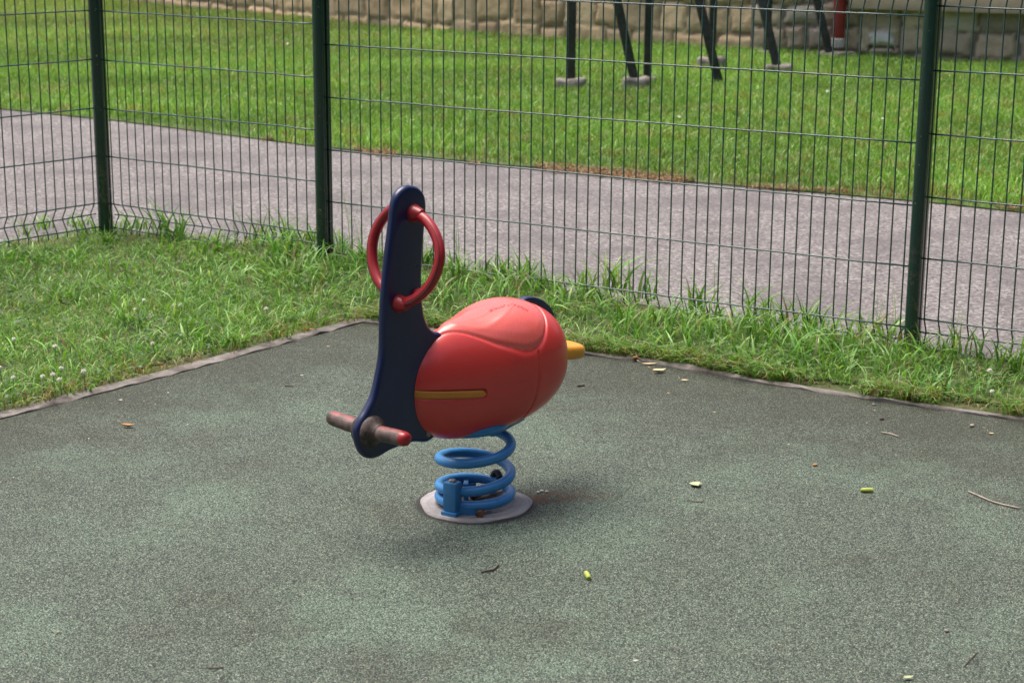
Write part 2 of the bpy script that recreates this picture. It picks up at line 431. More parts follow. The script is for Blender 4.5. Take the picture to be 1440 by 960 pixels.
verge_poly = off(KERB, .05)+FENCE_G[::-1]
def vz(P):
    df_ = dist_line(P, FENCE); k = np.clip((.9-P[:, 0])/1.3, 0, 1); k = k*k*(3-2*k)
    k = k*np.clip((P[:, 0]+1.75)/.85, .1, 1); return (.030+.050*k)*np.exp(-(df_/.34)**2)*np.clip((dist_line(P, KERB)-.13)/.18, 0, 1)+.012*vnoise(P, 3, 55)*np.clip((dist_line(P, KERB)-.13)/.1, 0, 1)
g_ = .04; gx, gy = np.meshgrid(np.arange(-5.6, 4.6, g_), np.arange(2.6, 9.2, g_), indexing='ij')
gP = np.stack([gx.ravel(), gy.ravel(), 0*gx.ravel()], 1); gP[:, 2] = vz(gP)-.003
gi = np.arange(gx.size).reshape(gx.shape); gq = np.stack([gi[:-1, :-1], gi[1:, :-1], gi[1:, 1:], gi[:-1, 1:]], -1).reshape(-1, 4)
gq = gq[inside(gP[gq].mean(1), off(KERB, .15)+FENCE_G[::-1])]
tag(numpy_mesh('verge_bank', gP, gq, np.zeros((0, 3), int), np.full((len(gP), 3), .05), M['soil']), kind='structure')
parts = []
# short turf of the verge
P = scatter(300000, -4.6, 3.9, 3.4, 9.0, verge_poly); P = P[view_keep(P, 1.4)]
dk = dist_line(P, KERB); df = dist_line(P, FENCE); nz = vnoise(P, 3.2, 1); nz2 = vnoise(P, 9, 2)
keep = rng.uniform(0, 1, len(P)) < np.clip(.35+1.3*nz2, .25, 1)*np.where(dk < .11, .55, 1)*np.where(df < .08, .45, 1)
P, dk, df, nz, nz2 = P[keep], dk[keep], df[keep], nz[keep], nz2[keep]
n = len(P)
straw = .08+.75*np.exp(-((dk-.06)/.06)**2)*(.4+nz)+.45*np.exp(-(df/.07)**2)
h = rng.uniform(.022, .055, n)*(.6+.9*nz)*np.where(dk < .12, .65, 1.0)
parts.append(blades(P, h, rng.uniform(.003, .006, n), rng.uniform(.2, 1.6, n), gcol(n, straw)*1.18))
# longer coarse blades, thick towards the fence
P = scatter(142000, -4.6, 3.9, 3.4, 9.0, verge_poly); P = P[view_keep(P, 1.4)]
dk = dist_line(P, KERB); df = dist_line(P, FENCE); nz = vnoise(P, 4.5, 3); nz2 = vnoise(P, 2.0, 4)
pr = np.clip(np.exp(-((df-.12)/.20)**2)*1.0*(nz > .25)+.30*(nz > .55), 0, 1)*np.where(dk < .07, .4, 1)
keep = rng.uniform(0, 1, len(P)) < pr*.62
P, df, nz, dk = P[keep], df[keep], nz[keep], dk[keep]; n = len(P)
h = rng.uniform(.06, .15, n)*(.55+.75*nz)*np.where(df < .35, np.where(P[:, 0] < -.95, .56, .98), .70)*np.where(dk < .2, .7, 1)
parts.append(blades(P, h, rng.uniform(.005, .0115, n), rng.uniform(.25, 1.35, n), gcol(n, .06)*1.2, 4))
# tufts of broad weed grass
for u, v, hh, k in ((232, 345, .20, 26), (252, 352, .17, 18), (300, 372, .13, 16), (40, 330, .10, 14), (150, 350, .10, 16), (395, 385, .15, 22), (520, 400, .14, 20), (650, 418, .16, 22), (700, 412, .13, 16), (760, 425, .14, 18), (862, 415, .22, 20), (905, 425, .19, 18), (978, 440, .15, 18), (1062, 452, .20, 14), (1100, 462, .14, 16), (1140, 470, .15, 18), (1215, 478, .12, 12), (1255, 482, .13, 10), (1345, 510, .15, 14), (1395, 520, .13, 16), (1425, 530, .16, 16), (330, 480, .10, 24), (270, 470, .09, 20), (180, 455, .09, 20), (430, 445, .09, 20), (440, 352, .13, 22), (475, 356, .12, 22), (415, 350, .12, 18), (60, 318, .09, 20), (105, 316, .08, 18), (190, 325, .11, 20), (600, 398, .13, 20), (740, 405, .13, 18), (820, 415, .14, 18), (560, 440, .09, 14), (960, 495, .09, 18), (1050, 505, .09, 18), (1180, 520, .09, 18), (1320, 548, .10, 20), (90, 420, .08, 20), (390, 330, .18, 16), (365, 345, .15, 16), (120, 335, .11, 12)):
    c0 = gp(u, v+8); q = np.zeros((k, 3)); q[:, :2] = c0[:2]+rng.normal(0, .028, (k, 2))
    parts.append(blades(q, rng.uniform(.6, 1.15, k)*hh, rng.uniform(.007, .014, k), rng.uniform(.25, 1.1, k), gcol(k, .02)*1.05, 5))
# thin flowering stalks by the fence
ks = [(489, 365, .42), (497, 362, .36), (512, 372, .26), (640, 395, .22), (1255, 480, .25), (1230, 486, .2), (590, 392, .2), (330, 345, .22), (35, 330, .16), (160, 340, .2), (1010, 440, .2), (1335, 505, .2)]
for u, v, hh in ks:
    q = np.zeros((3, 3)); q[:, :2] = gp(u, v+6)[:2]+rng.normal(0, .012, (3, 2))
    parts.append(blades(q, rng.uniform(.75, 1.05, 3)*hh, np.full(3, .0035), rng.uniform(.08, .3, 3), gcol(3, .1)*1.2, 5))
# blades hanging over the kerb
P = scatter(220000, -3.0, 2.6, 4.2, 8.0, off(KERB, .03)+off(KERB, .13)[::-1]); P = P[view_keep(P)]
nz = vnoise(P, 5, 9); right = P[:, 0] > CORNER[0]
keep = rng.uniform(0, 1, len(P)) < np.where(right, 1, .18)*(nz > .30); P = P[keep]; n = len(P)
az = np.where(P[:, 0] > CORNER[0], -PI/2-.55, -PI/2+.5)+rng.normal(0, .8, n)
parts.append(blades(P, rng.uniform(.035, .11, n), rng.uniform(.004, .009, n), rng.uniform(.7, 1.5, n), gcol(n, .34), 4, az))
V, Q, T3, C = merge(parts)
V[:, 2] += vz(V)
tag(numpy_mesh('verge_grass', V, Q, T3, C, M['grass']), 'rough green grass and weeds growing between the kerb and the wire fence', 'grass', kind='stuff')
# clover leaves in the turf
P = scatter(15000, -3.0, 2.4, 4.4, 8.5, verge_poly); P = P[view_keep(P)]
nz = vnoise(P, 3.5, 21); P = P[nz > .5]; n = len(P)
def leaflets(P, size, col):
    V = []; Tt = []; Cc = []
    n = len(P); k = 6
    base = np.repeat(P, 3, 0); az = np.repeat(rng.uniform(0, 2*PI, n), 3)+np.tile([0, 2.09, 4.19], n); sz = np.repeat(size, 3)
    til = rng.normal(0, .35, (3*n, 2))
    cen = base+np.stack([np.cos(az)*sz*.62, np.sin(az)*sz*.62, 0*sz], 1)
    V = np.zeros((3*n, k, 3))
    for j in range(k):
        a = 2*PI*j/k; ex_ = np.cos(a)*sz*.62; ey_ = np.sin(a)*sz*.5
        dx = ex_*np.cos(az)-ey_*np.sin(az); dy = ex_*np.sin(az)+ey_*np.cos(az)
        V[:, j] = cen+np.stack([dx, dy, dx*til[:, 0]+dy*til[:, 1]], 1)
    b = np.arange(3*n)[:, None]*k
    Q_ = np.concatenate([b+np.array([0, 1, 2, 3]), b+np.array([0, 3, 4, 5])])
    return V.reshape(-1, 3), Q_, np.zeros((0, 3), int), np.repeat(np.repeat(col, 3, 0), k, 0)
P[:, 2] = rng.uniform(.012, .045, n)+vz(P)
cl = np.array([.055, .125, .022])*rng.uniform(.7, 1.5, (n, 1))
tag(numpy_mesh('clover', *leaflets(P, rng.uniform(.006, .012, n), cl), M['grass']), 'low clover leaves spread through the turf of the verge', 'clover', kind='stuff')
# the lawn beyond the path
lawn_poly = off(PATH_FAR, -.03)+WALLLINE[::-1]
P = scatter(1500000, -9.5, 5.6, 7.6, 32, lawn_poly); Pm = P[view_keep(P, .6)]
Po = scatter(700000, -16, 11, 7.2, 30, lawn_poly); Po = Po[view_keep(Po, 4.5) & ~view_keep(Po, .6)]
P = np.concatenate([Pm, Po]); dep = P[:, 1]
nz = vnoise(P, 1.3, 31); nz2 = vnoise(P, 6, 32); dp = dist_line(P, PATH_FAR)
keep = (rng.uniform(0, 1, len(P)) < np.where(dp < .12, .30+.5*nz2, np.clip(.55+.6*nz2, 0, 1))*np.where(P[:, 1] > 17, .6, 1))
P, nz, nz2, dp = P[keep], nz[keep], nz2[keep], dp[keep]; n = len(P)
edge = np.exp(-(dp/.13)**2)
far_ = np.clip((P[:, 1]-15.5)/5, 0, 1)*np.clip((1-P[:, 0])/3, 0, 1)
c = gcol(n, .05+.22*far_+.30*edge*(P[:, 0] > -1.0)+.30*(nz2 > .74))
c = c*np.array([1.18, 1.12, 1.0])*(.75+.5*nz)[:, None]
h = rng.uniform(.035, .085, n)*(.65+.6*nz)*np.where(dp < .1, .6, 1)
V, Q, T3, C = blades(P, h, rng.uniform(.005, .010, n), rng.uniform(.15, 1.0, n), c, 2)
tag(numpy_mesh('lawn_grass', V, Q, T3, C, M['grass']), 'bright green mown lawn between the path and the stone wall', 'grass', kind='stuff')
# dead grass and litter along the far path edge
P = scatter(150000, -1.5, 4.5, 7.6, 12, off(PATH_FAR, -.17)+off(PATH_FAR, .10)[::-1]); P = P[view_keep(P, .5)]
dpf = dist_line(P, PATH_FAR); keep = vnoise(P, 4, 41) > .44+.5*np.clip((.2-P[:, 0])/1.6, 0, 1)+2.6*np.maximum(dpf-.03, 0)*rng.uniform(0, 2, len(P)); P = P[keep][:15000]; n = len(P)
tag(numpy_mesh('dead_grass', *blades(P, rng.uniform(.015, .035, n), rng.uniform(.007, .018, n), rng.uniform(.9, 1.9, n), np.array([.30, .185, .095])*rng.uniform(.6, 1.25, (n, 1)), 2), M['grass']),
    'brown dead grass along the edge of the lawn', 'dead grass', kind='stuff')

# ------------------------------------------------------------------ wire mesh fence
fence = empty('mesh_fence', (PM[0], PM[1], 0), 'dark green welded wire mesh fence on green posts round the play area', 'fence')
def V3(p, z): return np.array([p[0]-PM[0], p[1]-PM[1], z])
def panel(a, b, z0, n, out):
    d = (b-a)/np.linalg.norm(b-a); o2 = np.array(out, float)
    wires = [(0.30, 0), (0.10, 0), (.05, .030), (0, 0), (-.2, 0), (-.4, 0), (-.6, 0), (-.8, 0), (-1.0, 0), (-1.05, .030), (-1.10, 0)]
    prof = [(.325, 0), (.11, 0), (.055, .027), (.045, .027), (-.005, 0), (-.99, 0), (-1.004, .002), (-1.045, .027), (-1.055, .027), (-1.10, 0), (-1.125, 0)]
    mb = MB(); r = .0026; L = np.linalg.norm(b-a)
    for i in range(n):
        p = a+d*(L*(i+.5)/n)
        jit = rng.normal(0, .0012)
        mb.tube([V3(p+d*jit+o2*q, z0+h) for h, q in prof], r, 6)
    for h, q in wires:
        off2 = -o2*.0048
        k = 12
        mb.tube([V3(a+d*(L*j/k)+o2*q+off2, z0+h+rng.normal(0, .0009)) for j in range(k+1)], r*1.1, 6)
    return mb.build('fence_panel', M['fence'], fence, sharp=0)
nb = np.array([-fr[1], fr[0]]);  nb = nb if nb[1] > 0 else -nb     # outward normal of the long run
nl2 = np.array([-fl[1], fl[0]]); nl2 = nl2 if nl2[1] > 0 else -nl2
dA = (PM-PC)/np.linalg.norm(PM-PC)
panel(PC+dA*.03, PM-dA*.018, 1.181, 24, nb)
panel(PM+fr*.012, PR-fr*.02, 1.108, 50, nb)
panel(PR+fr*.012, PE-fr*.02, 1.141, 50, nb)
panel(PLL, PC+fl*.03, 1.184, 50, nl2)
def stadium(r, hl, n=10, slot=.007):
    pts = []
    for k in range(n+1): a = -PI/2+PI*k/n; pts.append((hl+r*math.cos(a), r*math.sin(a)))
    pts += [(slot, r), (slot*.6, r-.009), (-slot*.6, r-.009), (-slot, r)]
    for k in range(n+1): a = PI/2+PI*k/n; pts.append((-hl+r*math.cos(a), r*math.sin(a)))
    pts += [(-slot, -r), (-slot*.6, -r+.009), (slot*.6, -r+.009), (slot, -r)]
    return pts
def post(p, nrm, z1=1.62, clip=False, r=.0215, hl=.019):
    nrm = np.array(nrm)/np.linalg.norm(nrm); t = np.array([-nrm[1], nrm[0]])
    prof = stadium(r, hl); n = len(prof); mb = MB(); vs = []
    for z in (-.12, z1):
        vs += [V3(p+nrm*u+t*w, z) for u, w in prof]
    mb.add(vs, [(k, (k+1) % n, n+(k+1) % n, n+k) for k in range(n)]+[tuple(range(n, 2*n))])
    o = mb.build('fence_post', M['post'], fence, sharp=35)
    cap = MB(); c2 = [(u*1.08, w*1.08) for u, w in prof]
    cap.add([V3(p+nrm*u+t*w, z1+.001) for u, w in c2]+[V3(p+nrm*u+t*w, z1+.016) for u, w in c2]+[V3(p+nrm*u*.6+t*w*.6, z1+.026) for u, w in c2],
            [(k, (k+1) % n, n+(k+1) % n, n+k) for k in range(n)]+[(n+k, n+(k+1) % n, 2*n+(k+1) % n, 2*n+k) for k in range(n)]+[tuple(range(2*n, 3*n)), tuple(range(n-1, -1, -1))])
    cap.build('post_cap', M['dark_iron'], o)
    return o, t
post(PM, nb); post(PR, nb); post(PE, nb, 1.66)
bis = nb+nl2
oc, tc = post(PC, nb*.9+nl2*.35, r=.026, hl=.012)
mb = MB(); cpos = on_plane(139.5, 248.5, np.array([PC[0], PC[1]-.030, 0]), np.array([0, 1., 0]))
mb.box((cpos[0]-PM[0], cpos[1]-PM[1], cpos[2]), .013, .004, .028, b=.001)
mb.build('clip_plate', M['white_paint'], oc)

# ------------------------------------------------------------------ stone wall
def mat_stone():
    T = NT('rubble_stone'); v = T.pos(); a = T.n('ShaderNodeAttribute', attribute_name='col').outputs['Color']
    n = T.noise(v, 14, 6, .65); g = T.noise(v, 70, 4, .7)
    c = T.mix(T.math('MULTIPLY', T.step(n, .42, .72), .45), a, T.mix(1.0, a, (.62, .55, .46), 'MULTIPLY'))
    c = T.mix(T.math('MULTIPLY', T.step(g, .55, .75), .25), c, (.16, .125, .09))
    return T.pbr(c, .92, T.bump(T.math('ADD', n, T.math('MULTIPLY', g, .4)), .7, .02))
M['stone'] = mat_stone()
def stone_face(a, b, nrm, z1, dz, dx, pal, mort, seed, gapw=.018, proud=.034, extra=None):
    r = np.random.default_rng(seed); L = np.linalg.norm(b-a); d = (b-a)/L; st = .022
    nx = int(L/st)+1; nzv = int((z1+.1)/st)+1
    X, Z = np.meshgrid(np.linspace(0, L, nx), np.linspace(-.1, z1, nzv), indexing='ij')
    Hh = np.zeros_like(X)-.0; colr = np.zeros(X.shape+(3,))+np.array(mort)
    wx = X+.010*np.sin(Z*23+3*np.sin(X*3)); wz = Z+.010*np.sin(X*7)+.006*np.sin(X*23+1)
    z = -.12+r.uniform(-.03, .03); e = 1e9
    while z < z1+.2:
        hh = r.uniform(*dz); x = -r.uniform(0, .3)
        while x < L+.4:
            ll = r.uniform(*dx); q = r.uniform(0, 1)
            z0_, z1_ = z+r.uniform(-.02, .02), z+hh+r.uniform(-.02, .02)
            m = np.minimum(np.minimum(wx-x, x+ll-wx), np.minimum(wz-z0_, z1_-wz))
            mm = m > gapw*.3
            if mm.any():
                e_ = np.clip((m[mm]-gapw*.3)/.05, 0, 1); pr = proud*r.uniform(.55, 1.25)
                Hh[mm] = pr*(1-(1-e_)**3.4)
                colr[mm] = np.array(pal[r.integers(0, len(pal))])*r.uniform(.8, 1.15)
            x += ll+r.uniform(0, gapw)
        z += hh
    P2 = np.stack([X.ravel()*2.7, Z.ravel()*2.7], 1)
    nn = vnoise(P2, 3, seed+5)+.5*vnoise(P2, 8, seed+6)+.3*vnoise(P2, 17, seed+7)
    Hh += (nn.reshape(X.shape)-.9)*.014
    if extra: extra(X, Z, Hh, colr)
    V = np.zeros(X.shape+(3,)); V[..., :2] = a+d*X[..., None]+np.array(nrm)*Hh[..., None]; V[..., 2] = Z
    idx = np.arange(nx*nzv).reshape(nx, nzv)
    Q = np.stack([idx[:-1, :-1], idx[1:, :-1], idx[1:, 1:], idx[:-1, 1:]], -1).reshape(-1, 4)
    return V.reshape(-1, 3), Q, np.zeros((0, 3), int), colr.reshape(-1, 3)
wall = empty('stone_wall', (0, 0, 0), 'tan and grey rubble stone wall standing behind the far lawn', 'wall')
TAN = [(.58, .43, .26), (.52, .38, .235), (.60, .455, .29), (.54, .41, .265)]
GRY = [(.50, .395, .295), (.44, .355, .28), (.37, .31, .27), (.54, .44, .33), (.56, .50, .43)]
def nout(a, b):
    d = (b-a)/np.linalg.norm(b-a); q = np.array([d[1], -d[0]]); return q if q[1] < 0 else -q
w0 = WALLLINE[0]
N1 = nout(WB[0], WB[2]); N2 = nout(*WB2)
segs = []
def pale(X, Z, Hh, colr):      # the one whitish block
    a, b = WB2; d = (b-a)/np.linalg.norm(b-a); p = on_plane(1241, 55, np.array([*a, 0]), np.array([*N2, 0.]))
    x0 = (xy(p)-a) @ d; m = np.minimum(.105-np.abs(X-x0+.012*np.sin(Z*40)), .062-np.abs(Z-p[2]+.010*np.sin(X*25))); k = m > 0
    colr[k] = (.74, .72, .70); Hh[k] = .055*(1-(1-np.clip(m[k]/.03, 0, 1))**2)+.01
    ring = (m <= 0) & (m > -.022) & (Z < p[2]-.05); colr[ring] = (.17, .115, .08); Hh[ring] = -.012
for (a, b, nrm, dz, dx, pal, mort, ex_) in ((w0, WB[1], nout(w0, WB[1]), (.20, .34), (.26, .55), TAN, (.27, .20, .13), None), (WB[1], WB[2], nout(WB[1], WB[2]), (.20, .32), (.24, .52), TAN, (.27, .20, .13), None),
                                   (WB2[0], WALLLINE[-1], N2, (.18, .34), (.18, .42), GRY, (.22, .175, .14), pale)):
    segs.append(stone_face(a, b, nrm, 2.8, dz, dx, pal, mort, len(segs)*11+3, extra=ex_, gapw=.02 if ex_ is None else .03))
o = numpy_mesh('stonework', *merge(segs), M['stone']); o.parent = wall
core = MB()
for a, b, nrm in ((w0, WB[1], nout(w0, WB[1])), (WB[1], WB[2], nout(WB[1], WB[2])), (WB2[0], WALLLINE[-1], N2)):
    d = (b-a)/np.linalg.norm(b-a); c = (a+b)/2-nrm*.25
    core.box((c[0], c[1], 1.33), np.linalg.norm(b-a)+.1, .40, 2.86, (*d, 0), (*(-nrm), 0))
core.build('wall_core', M['footing'], wall, smooth=False)
# projecting ledge course
led = MB(); a, b = xy(on_plane(1198, 20, np.array([*WB2[0], 0]), np.array([*N2, 0.]))), WALLLINE[-1]
d = (b-a)/np.linalg.norm(b-a)
zb = on_plane(1330, 17, np.array([*(WB2[0]+N2*.12), 0]), np.array([*N2, 0.]))[2]
c = (a+b)/2+N2*.04
led.box((c[0], c[1], zb+.085), np.linalg.norm(b-a), .24, .17, (*d, 0), (*(-N2), 0), b=.018)
led.build('ledge', mat_concrete('ledge_stone', (.30, .235, .165), (.38, .305, .225), (.44, .365, .28), 5), wall)

# drainpipe
pb = on_plane(1178, 70, np.array([*(WB2[0]+N2*.10), 0]), np.array([*N2, 0.]))
px_, py_ = pb[0], pb[1]
dp_ = empty('drainpipe', (px_, py_, 0), 'dark red drainpipe with a white foot running down the stone wall', 'drainpipe')
mb = MB(); mb.lathe((0, 0, .16), [(.055, 0), (.055, 2.5)], n=20); mb.build('pipe', M['drain'], dp_)
mb = MB(); mb.lathe((0, 0, .09), [(.058, 0), (.060, .03), (.060, .075), (.055, .08)], n=20); mb.build('pipe_foot', M['white_paint'], dp_)
mb = MB(); mb.lathe((0, 0, 1.3), [(.056, 0), (.064, .004), (.064, .05), (.056, .054)], n=20); mb.build('pipe_bracket', M['drain'], dp_)
mb = MB(); mb.box((0, -.03, .01), .30, .18, .09, b=.015); mb.build('gully_block', M['footing'], dp_)

# raking supports on the lawn: upright post, strut and two concrete feet each
def support(up, sp, feet, label):
    a = gp(up[0], up[1]+9); b = gp(sp[0], sp[1]+9); zt = 1.9
    root = empty('raking_support', (a[0], a[1], 0), label, 'support', 'raking metal supports on the far lawn')
    rb = b-a
    mb = MB(); mb.box((0, 0, zt/2+.02), .062, .062, zt-.02, b=.006); mb.build('upright', M['dark_iron'], root)
    # strut direction: reaches the upright at its top
    p0 = np.array([rb[0], rb[1], .02]); p1 = np.array([rb[0]*.10, rb[1]*.10, zt-.08])
    ax = (p1-p0)/np.linalg.norm(p1-p0); ay = np.cross([0, 1., 0], ax); ay /= np.linalg.norm(ay); az = np.cross(ax, ay)
    mb = MB(); mb.box((p0+p1)/2, np.linalg.norm(p1-p0), .068, .055, ax, ay, az, b=.006); mb.build('strut', M['dark_iron'], root)
    mb = MB(); mb.box((0, -.001, zt-.07), .12, .085, .10, b=.004); mb.build('head_plate', M['dark_iron'], root)
    for (q, s) in zip(((0, 0), (rb[0], rb[1])), feet):
        if s is None: continue
        bm = bmesh.new(); bmesh.ops.create_cube(bm, size=1); bmesh.ops.subdivide_edges(bm, edges=bm.edges[:], cuts=4, use_grid_fill=True)
        for v in bm.verts:
            r_ = v.co.normalized()*.62; v.co = v.co.lerp(r_, .28); k = vnoise(np.array([[v.co.x*2+q[0]*7, v.co.y*2+v.co.z*3]]), 2.2, 77)[0]
            v.co *= .88+.3*k
            v.co = Vector((v.co.x*s[0]*.80+q[0], v.co.y*s[0]*.66+q[1]-.02, v.co.z*s[1]*.9+s[1]*.12+.012*(k-.5)))
        me = bpy.data.meshes.new('m'); bm.to_mesh(me); bm.free(); link('footing', me, M['footing'], root, True)
support((803, 115), (894, 116), ((.25, .12), (.24, .15)), 'nearest raking support, its upright set apart on a pale flat concrete foot')
support((910, 108), (1011, 112), ((.16, .07), None), 'raking support whose strut foot sinks into the grass without a block')
support((1000, 89), (1094, 95), ((.26, .17), (.25, .13)), 'raking support whose strut stands on a square grey concrete block')
support((1078, 70), (1167, 73), ((.18, .08), (.28, .09)), 'farthest raking support, its strut ending beside the red drainpipe')

# ------------------------------------------------------------------ the spring rider
BASE = gp(668, 709); PHI = math.radians(48)
EX = np.array([math.cos(PHI), math.sin(PHI), 0]); EY = np.array([math.sin(PHI), -math.cos(PHI), 0]); EZ = np.array([0, 0, 1.])
rider = empty('spring_rider', tuple(BASE), 'red bird shaped spring rider with navy neck board on a blue coil spring', 'spring rider')
rider.rotation_euler = (0, 0, PHI)
# local frame: x along the body, y to the rider's left (= -EY), z up
def loc(t, l, z): return np.array([t, -l, z])
HT = .0125
outline = [(-.225, .829), (-.243, .829), (-.264, .819), (-.279, .797), (-.288, .746), (-.300, .681), (-.309, .624), (-.316, .567), (-.319, .509), (-.321, .462), (-.327, .426), (-.347, .362), (-.372, .327), (-.393, .305), (-.405, .282), (-.403, .252), (-.389, .222), (-.366, .206), (-.336, .203), (-.296, .211), (-.226, .214), (-.166, .205),
           (-.10, .25), (-.06, .33), (-.08, .42), (-.125, .462), (-.150, .471), (-.170, .489), (-.183, .516), (-.190, .556), (-.192, .606), (-.189, .656), (-.183, .714), (-.177, .762), (-.177, .785), (-.184, .805), (-.202, .822)]
def board(name, pts, half, rnd, mat, parent, n=5, l0=0.0):
    S = np.array(spline(pts, n, True)); A = .5*np.sum(S[:, 0]*np.roll(S[:, 1], -1)-np.roll(S[:, 0], -1)*S[:, 1])
    if A < 0: S = S[::-1]
    T_ = np.roll(S, -1, 0)-np.roll(S, 1, 0); T_ /= np.linalg.norm(T_, axis=1)[:, None]; N_ = np.stack([-T_[:, 1], T_[:, 0]], 1)   # inward
    m = len(S); rings = []
    K = 5
    for k in range(K+1):
        a = PI/2*k/K; rings.append((rnd*(1-math.sin(a)), -half+rnd*(1-math.cos(a)) if False else -half+rnd-rnd*math.cos(a)))
    # front (l=-half) face first, round over, then back
    rings = [(rnd*(1-math.sin(PI/2*k/K)), -half+rnd*(1-math.cos(PI/2*k/K))) for k in range(K+1)]
    rings += [(i, -l) for i, l in rings[::-1]]
    vs = []
    for ins, l in rings:
        Q = S+N_*ins; vs += [loc(q[0], l+l0, q[1]) for q in Q]
    fs = []
    for i in range(len(rings)-1):
        for k in range(m): fs.append((i*m+k, i*m+(k+1) % m, (i+1)*m+(k+1) % m, (i+1)*m+k))
    fs.append(tuple(range(m-1, -1, -1))); e = (len(rings)-1)*m; fs.append(tuple(e+k for k in range(m)))
    bm = bmesh.new(); bv = [bm.verts.new(tuple(v)) for v in vs]
    for f in fs: bm.faces.new([bv[i] for i in f])
    bmesh.ops.recalc_face_normals(bm, faces=bm.faces[:]); me = bpy.data.meshes.new('m'); bm.to_mesh(me); bm.free()
    o = link(name, me, mat, parent, True); me.set_sharp_from_angle(angle=math.radians(30)); return o
neck = board('neck_board', outline, HT, .0108, M['navy'], rider)
board('tail_fin', [(.10, .44), (.135, .480), (.168, .499), (.201, .4985), (.239, .484), (.272, .457), (.291, .420), (.288, .385), (.22, .36), (.14, .39)], .0125, .006, M['navy'], rider)

# moulded body
T0, T1 = -.226, .268
tk = np.array([-.226, -.214, -.179, -.124, -.056, .02, .096, .165, .22, .254, .268])
th_of = lambda t: np.arccos(np.clip(1-2*(t-T0)/(T1-T0), -1, 1))
tt = tk[1:-1]; sn = np.sin(th_of(tt))
top_r = np.polyfit(th_of(tt), np.array([.052, .096, .132, .154, .1615, .1605, .146, .1155, .067])/sn, 4)
bot_r = np.polyfit(th_of(tt), np.array([.064, .108, .1375, .154, .1575, .1525, .136, .1055, .0635])/sn, 4)
wid_r = np.polyfit(th_of(tt), np.array([.024, .048, .074, .100, .124, .142, .140, .112, .064])/sn, 4)
def zcen(t): return .332+(.359-.332)*(t-T0)/(T1-T0)
SEAT = np.array([(-.165, .004), (-.13, .012), (-.108, .024), (-.085, .041), (-.056, .064), (-.018, .090), (.02, .110), (.05, .122), (.075, .1275), (.094, .1280), (.115, .123), (.135, .110), (.154, .088), (.169, .057), (.177, .022), (.179, 0)])
SEATC = np.array(spline([np.array(p) for p in SEAT], 6))
def seat_signed(t, l):     # distance in plan to the seat outline, positive inside
    al = np.abs(l); P_ = np.stack([t, al], -1).reshape(-1, 2)
    dd = np.full(len(P_), 9.)
    for a, b in zip(SEATC[:-1], SEATC[1:]):
        ab = b-a; k = np.clip(((P_-a) @ ab)/(ab @ ab+1e-12), 0, 1); dd = np.minimum(dd, np.linalg.norm(P_-(a+k[:, None]*ab), axis=1))
    poly = np.concatenate([SEATC, SEATC[::-1]*np.array([1, -1])]); ins = inside(P_, poly)
    return np.where(ins, dd, -dd).reshape(t.shape)
NU, NA = 330, 320
thv = np.linspace(0, PI, NU); tv = T0+(T1-T0)*(1-np.cos(thv))/2
av = np.linspace(0, 2*PI, NA, endpoint=False)
TT, AA = np.meshgrid(tv, av, indexing='ij'); TH2 = np.meshgrid(thv, av, indexing='ij')[0]; SN = np.sin(TH2)
tp = SN*np.polyval(top_r, TH2)*(1-.035*np.clip((TT+.15)/.12, 0, 1)); bt = SN*np.polyval(bot_r, TH2); wd = SN*np.polyval(wid_r, TH2)*(1-.02*np.clip((TT+.05)/.1, 0, 1))
ca, sa = np.cos(AA), np.sin(AA)
EXN = 1.92
SMF = lambda x, a, b: (lambda k: k*k*(3-2*k))(np.clip((x-a)/(b-a), 0, 1))
EN = np.where(sa > 0, EXN+.30*SMF(TT, -.05, .09)*np.clip(sa*4, 0, 1), EXN+.22*np.clip(-sa*4, 0, 1))
sg = lambda x: np.sign(x)*np.abs(x)**(2/EN)
LL = wd*sg(ca); ZZ = zcen(TT)+np.where(sa > 0, tp, bt)*sg(sa)
up = sa > .12
sd = np.where(up, seat_signed(TT, LL), -9.)
gz = lambda x, s: np.exp(-(x/s)**2)
sm = lambda x, a, b: (lambda k: k*k*(3-2*k))(np.clip((x-a)/(b-a), 0, 1))
disp = -.0042*gz(sd, .0030)                                   # seam round the seat
disp += .0020*sm(sd, .002, .02)+.0016*sm(sd, .004, .05)
vs_mask = (sd < .0) | (~up)
disp += np.where(sd < -.003, -.0036*gz(TT-(.085-.012*np.clip(-sa, 0, 1)), .0026), 0)   # seam of the tail shell
# dish and ridges pressed into the seat
du = np.hypot((TT-.005)/.088, LL/.060)
disp += np.where(up, -.0085*np.exp(-du**4)+.0010*gz(du-1.06, .10), 0)
disp += np.where(up, .0009*gz(np.hypot((TT-.02)/.078, LL/.052)-1.18, .04)*sm(TT, .045, .085), 0)
disp += np.where(up, .0008*gz(np.hypot((TT-.0)/.05, (LL-.004)/.024)-1, .14), 0)
# pocket of the ochre stripe on each flank
def stripe_z(t): return .3325-.016*(t+.226)/.17
sx = np.maximum(TT-(-.060), 0); sz = ZZ-stripe_z(TT); sdist = np.hypot(np.maximum(TT+.0715, 0), sz)
disp += np.where(ca != 0, -.0065*(1-sm(sdist, .0095, .0135)), 0)*(np.abs(LL) > .004)
RR = np.hypot(LL, ZZ-zcen(TT))+1e-9
k = 1+disp/np.maximum(RR, .02)
LL2 = LL*k; ZZ2 = zcen(TT)+(ZZ-zcen(TT))*k
PB = np.stack([TT, -LL2, ZZ2], -1)
idx = np.arange(NU*NA).reshape(NU, NA); nx_ = np.roll(idx, -1, 1)
quads = np.stack([idx[:-1], idx[1:], nx_[1:], nx_[:-1]], -1)     # NU-1,NA,4
sdf = (sd+np.roll(sd, -1, 1))/2; sdq = (sdf[:-1]+sdf[1:])/2
isseat = sdq > 0
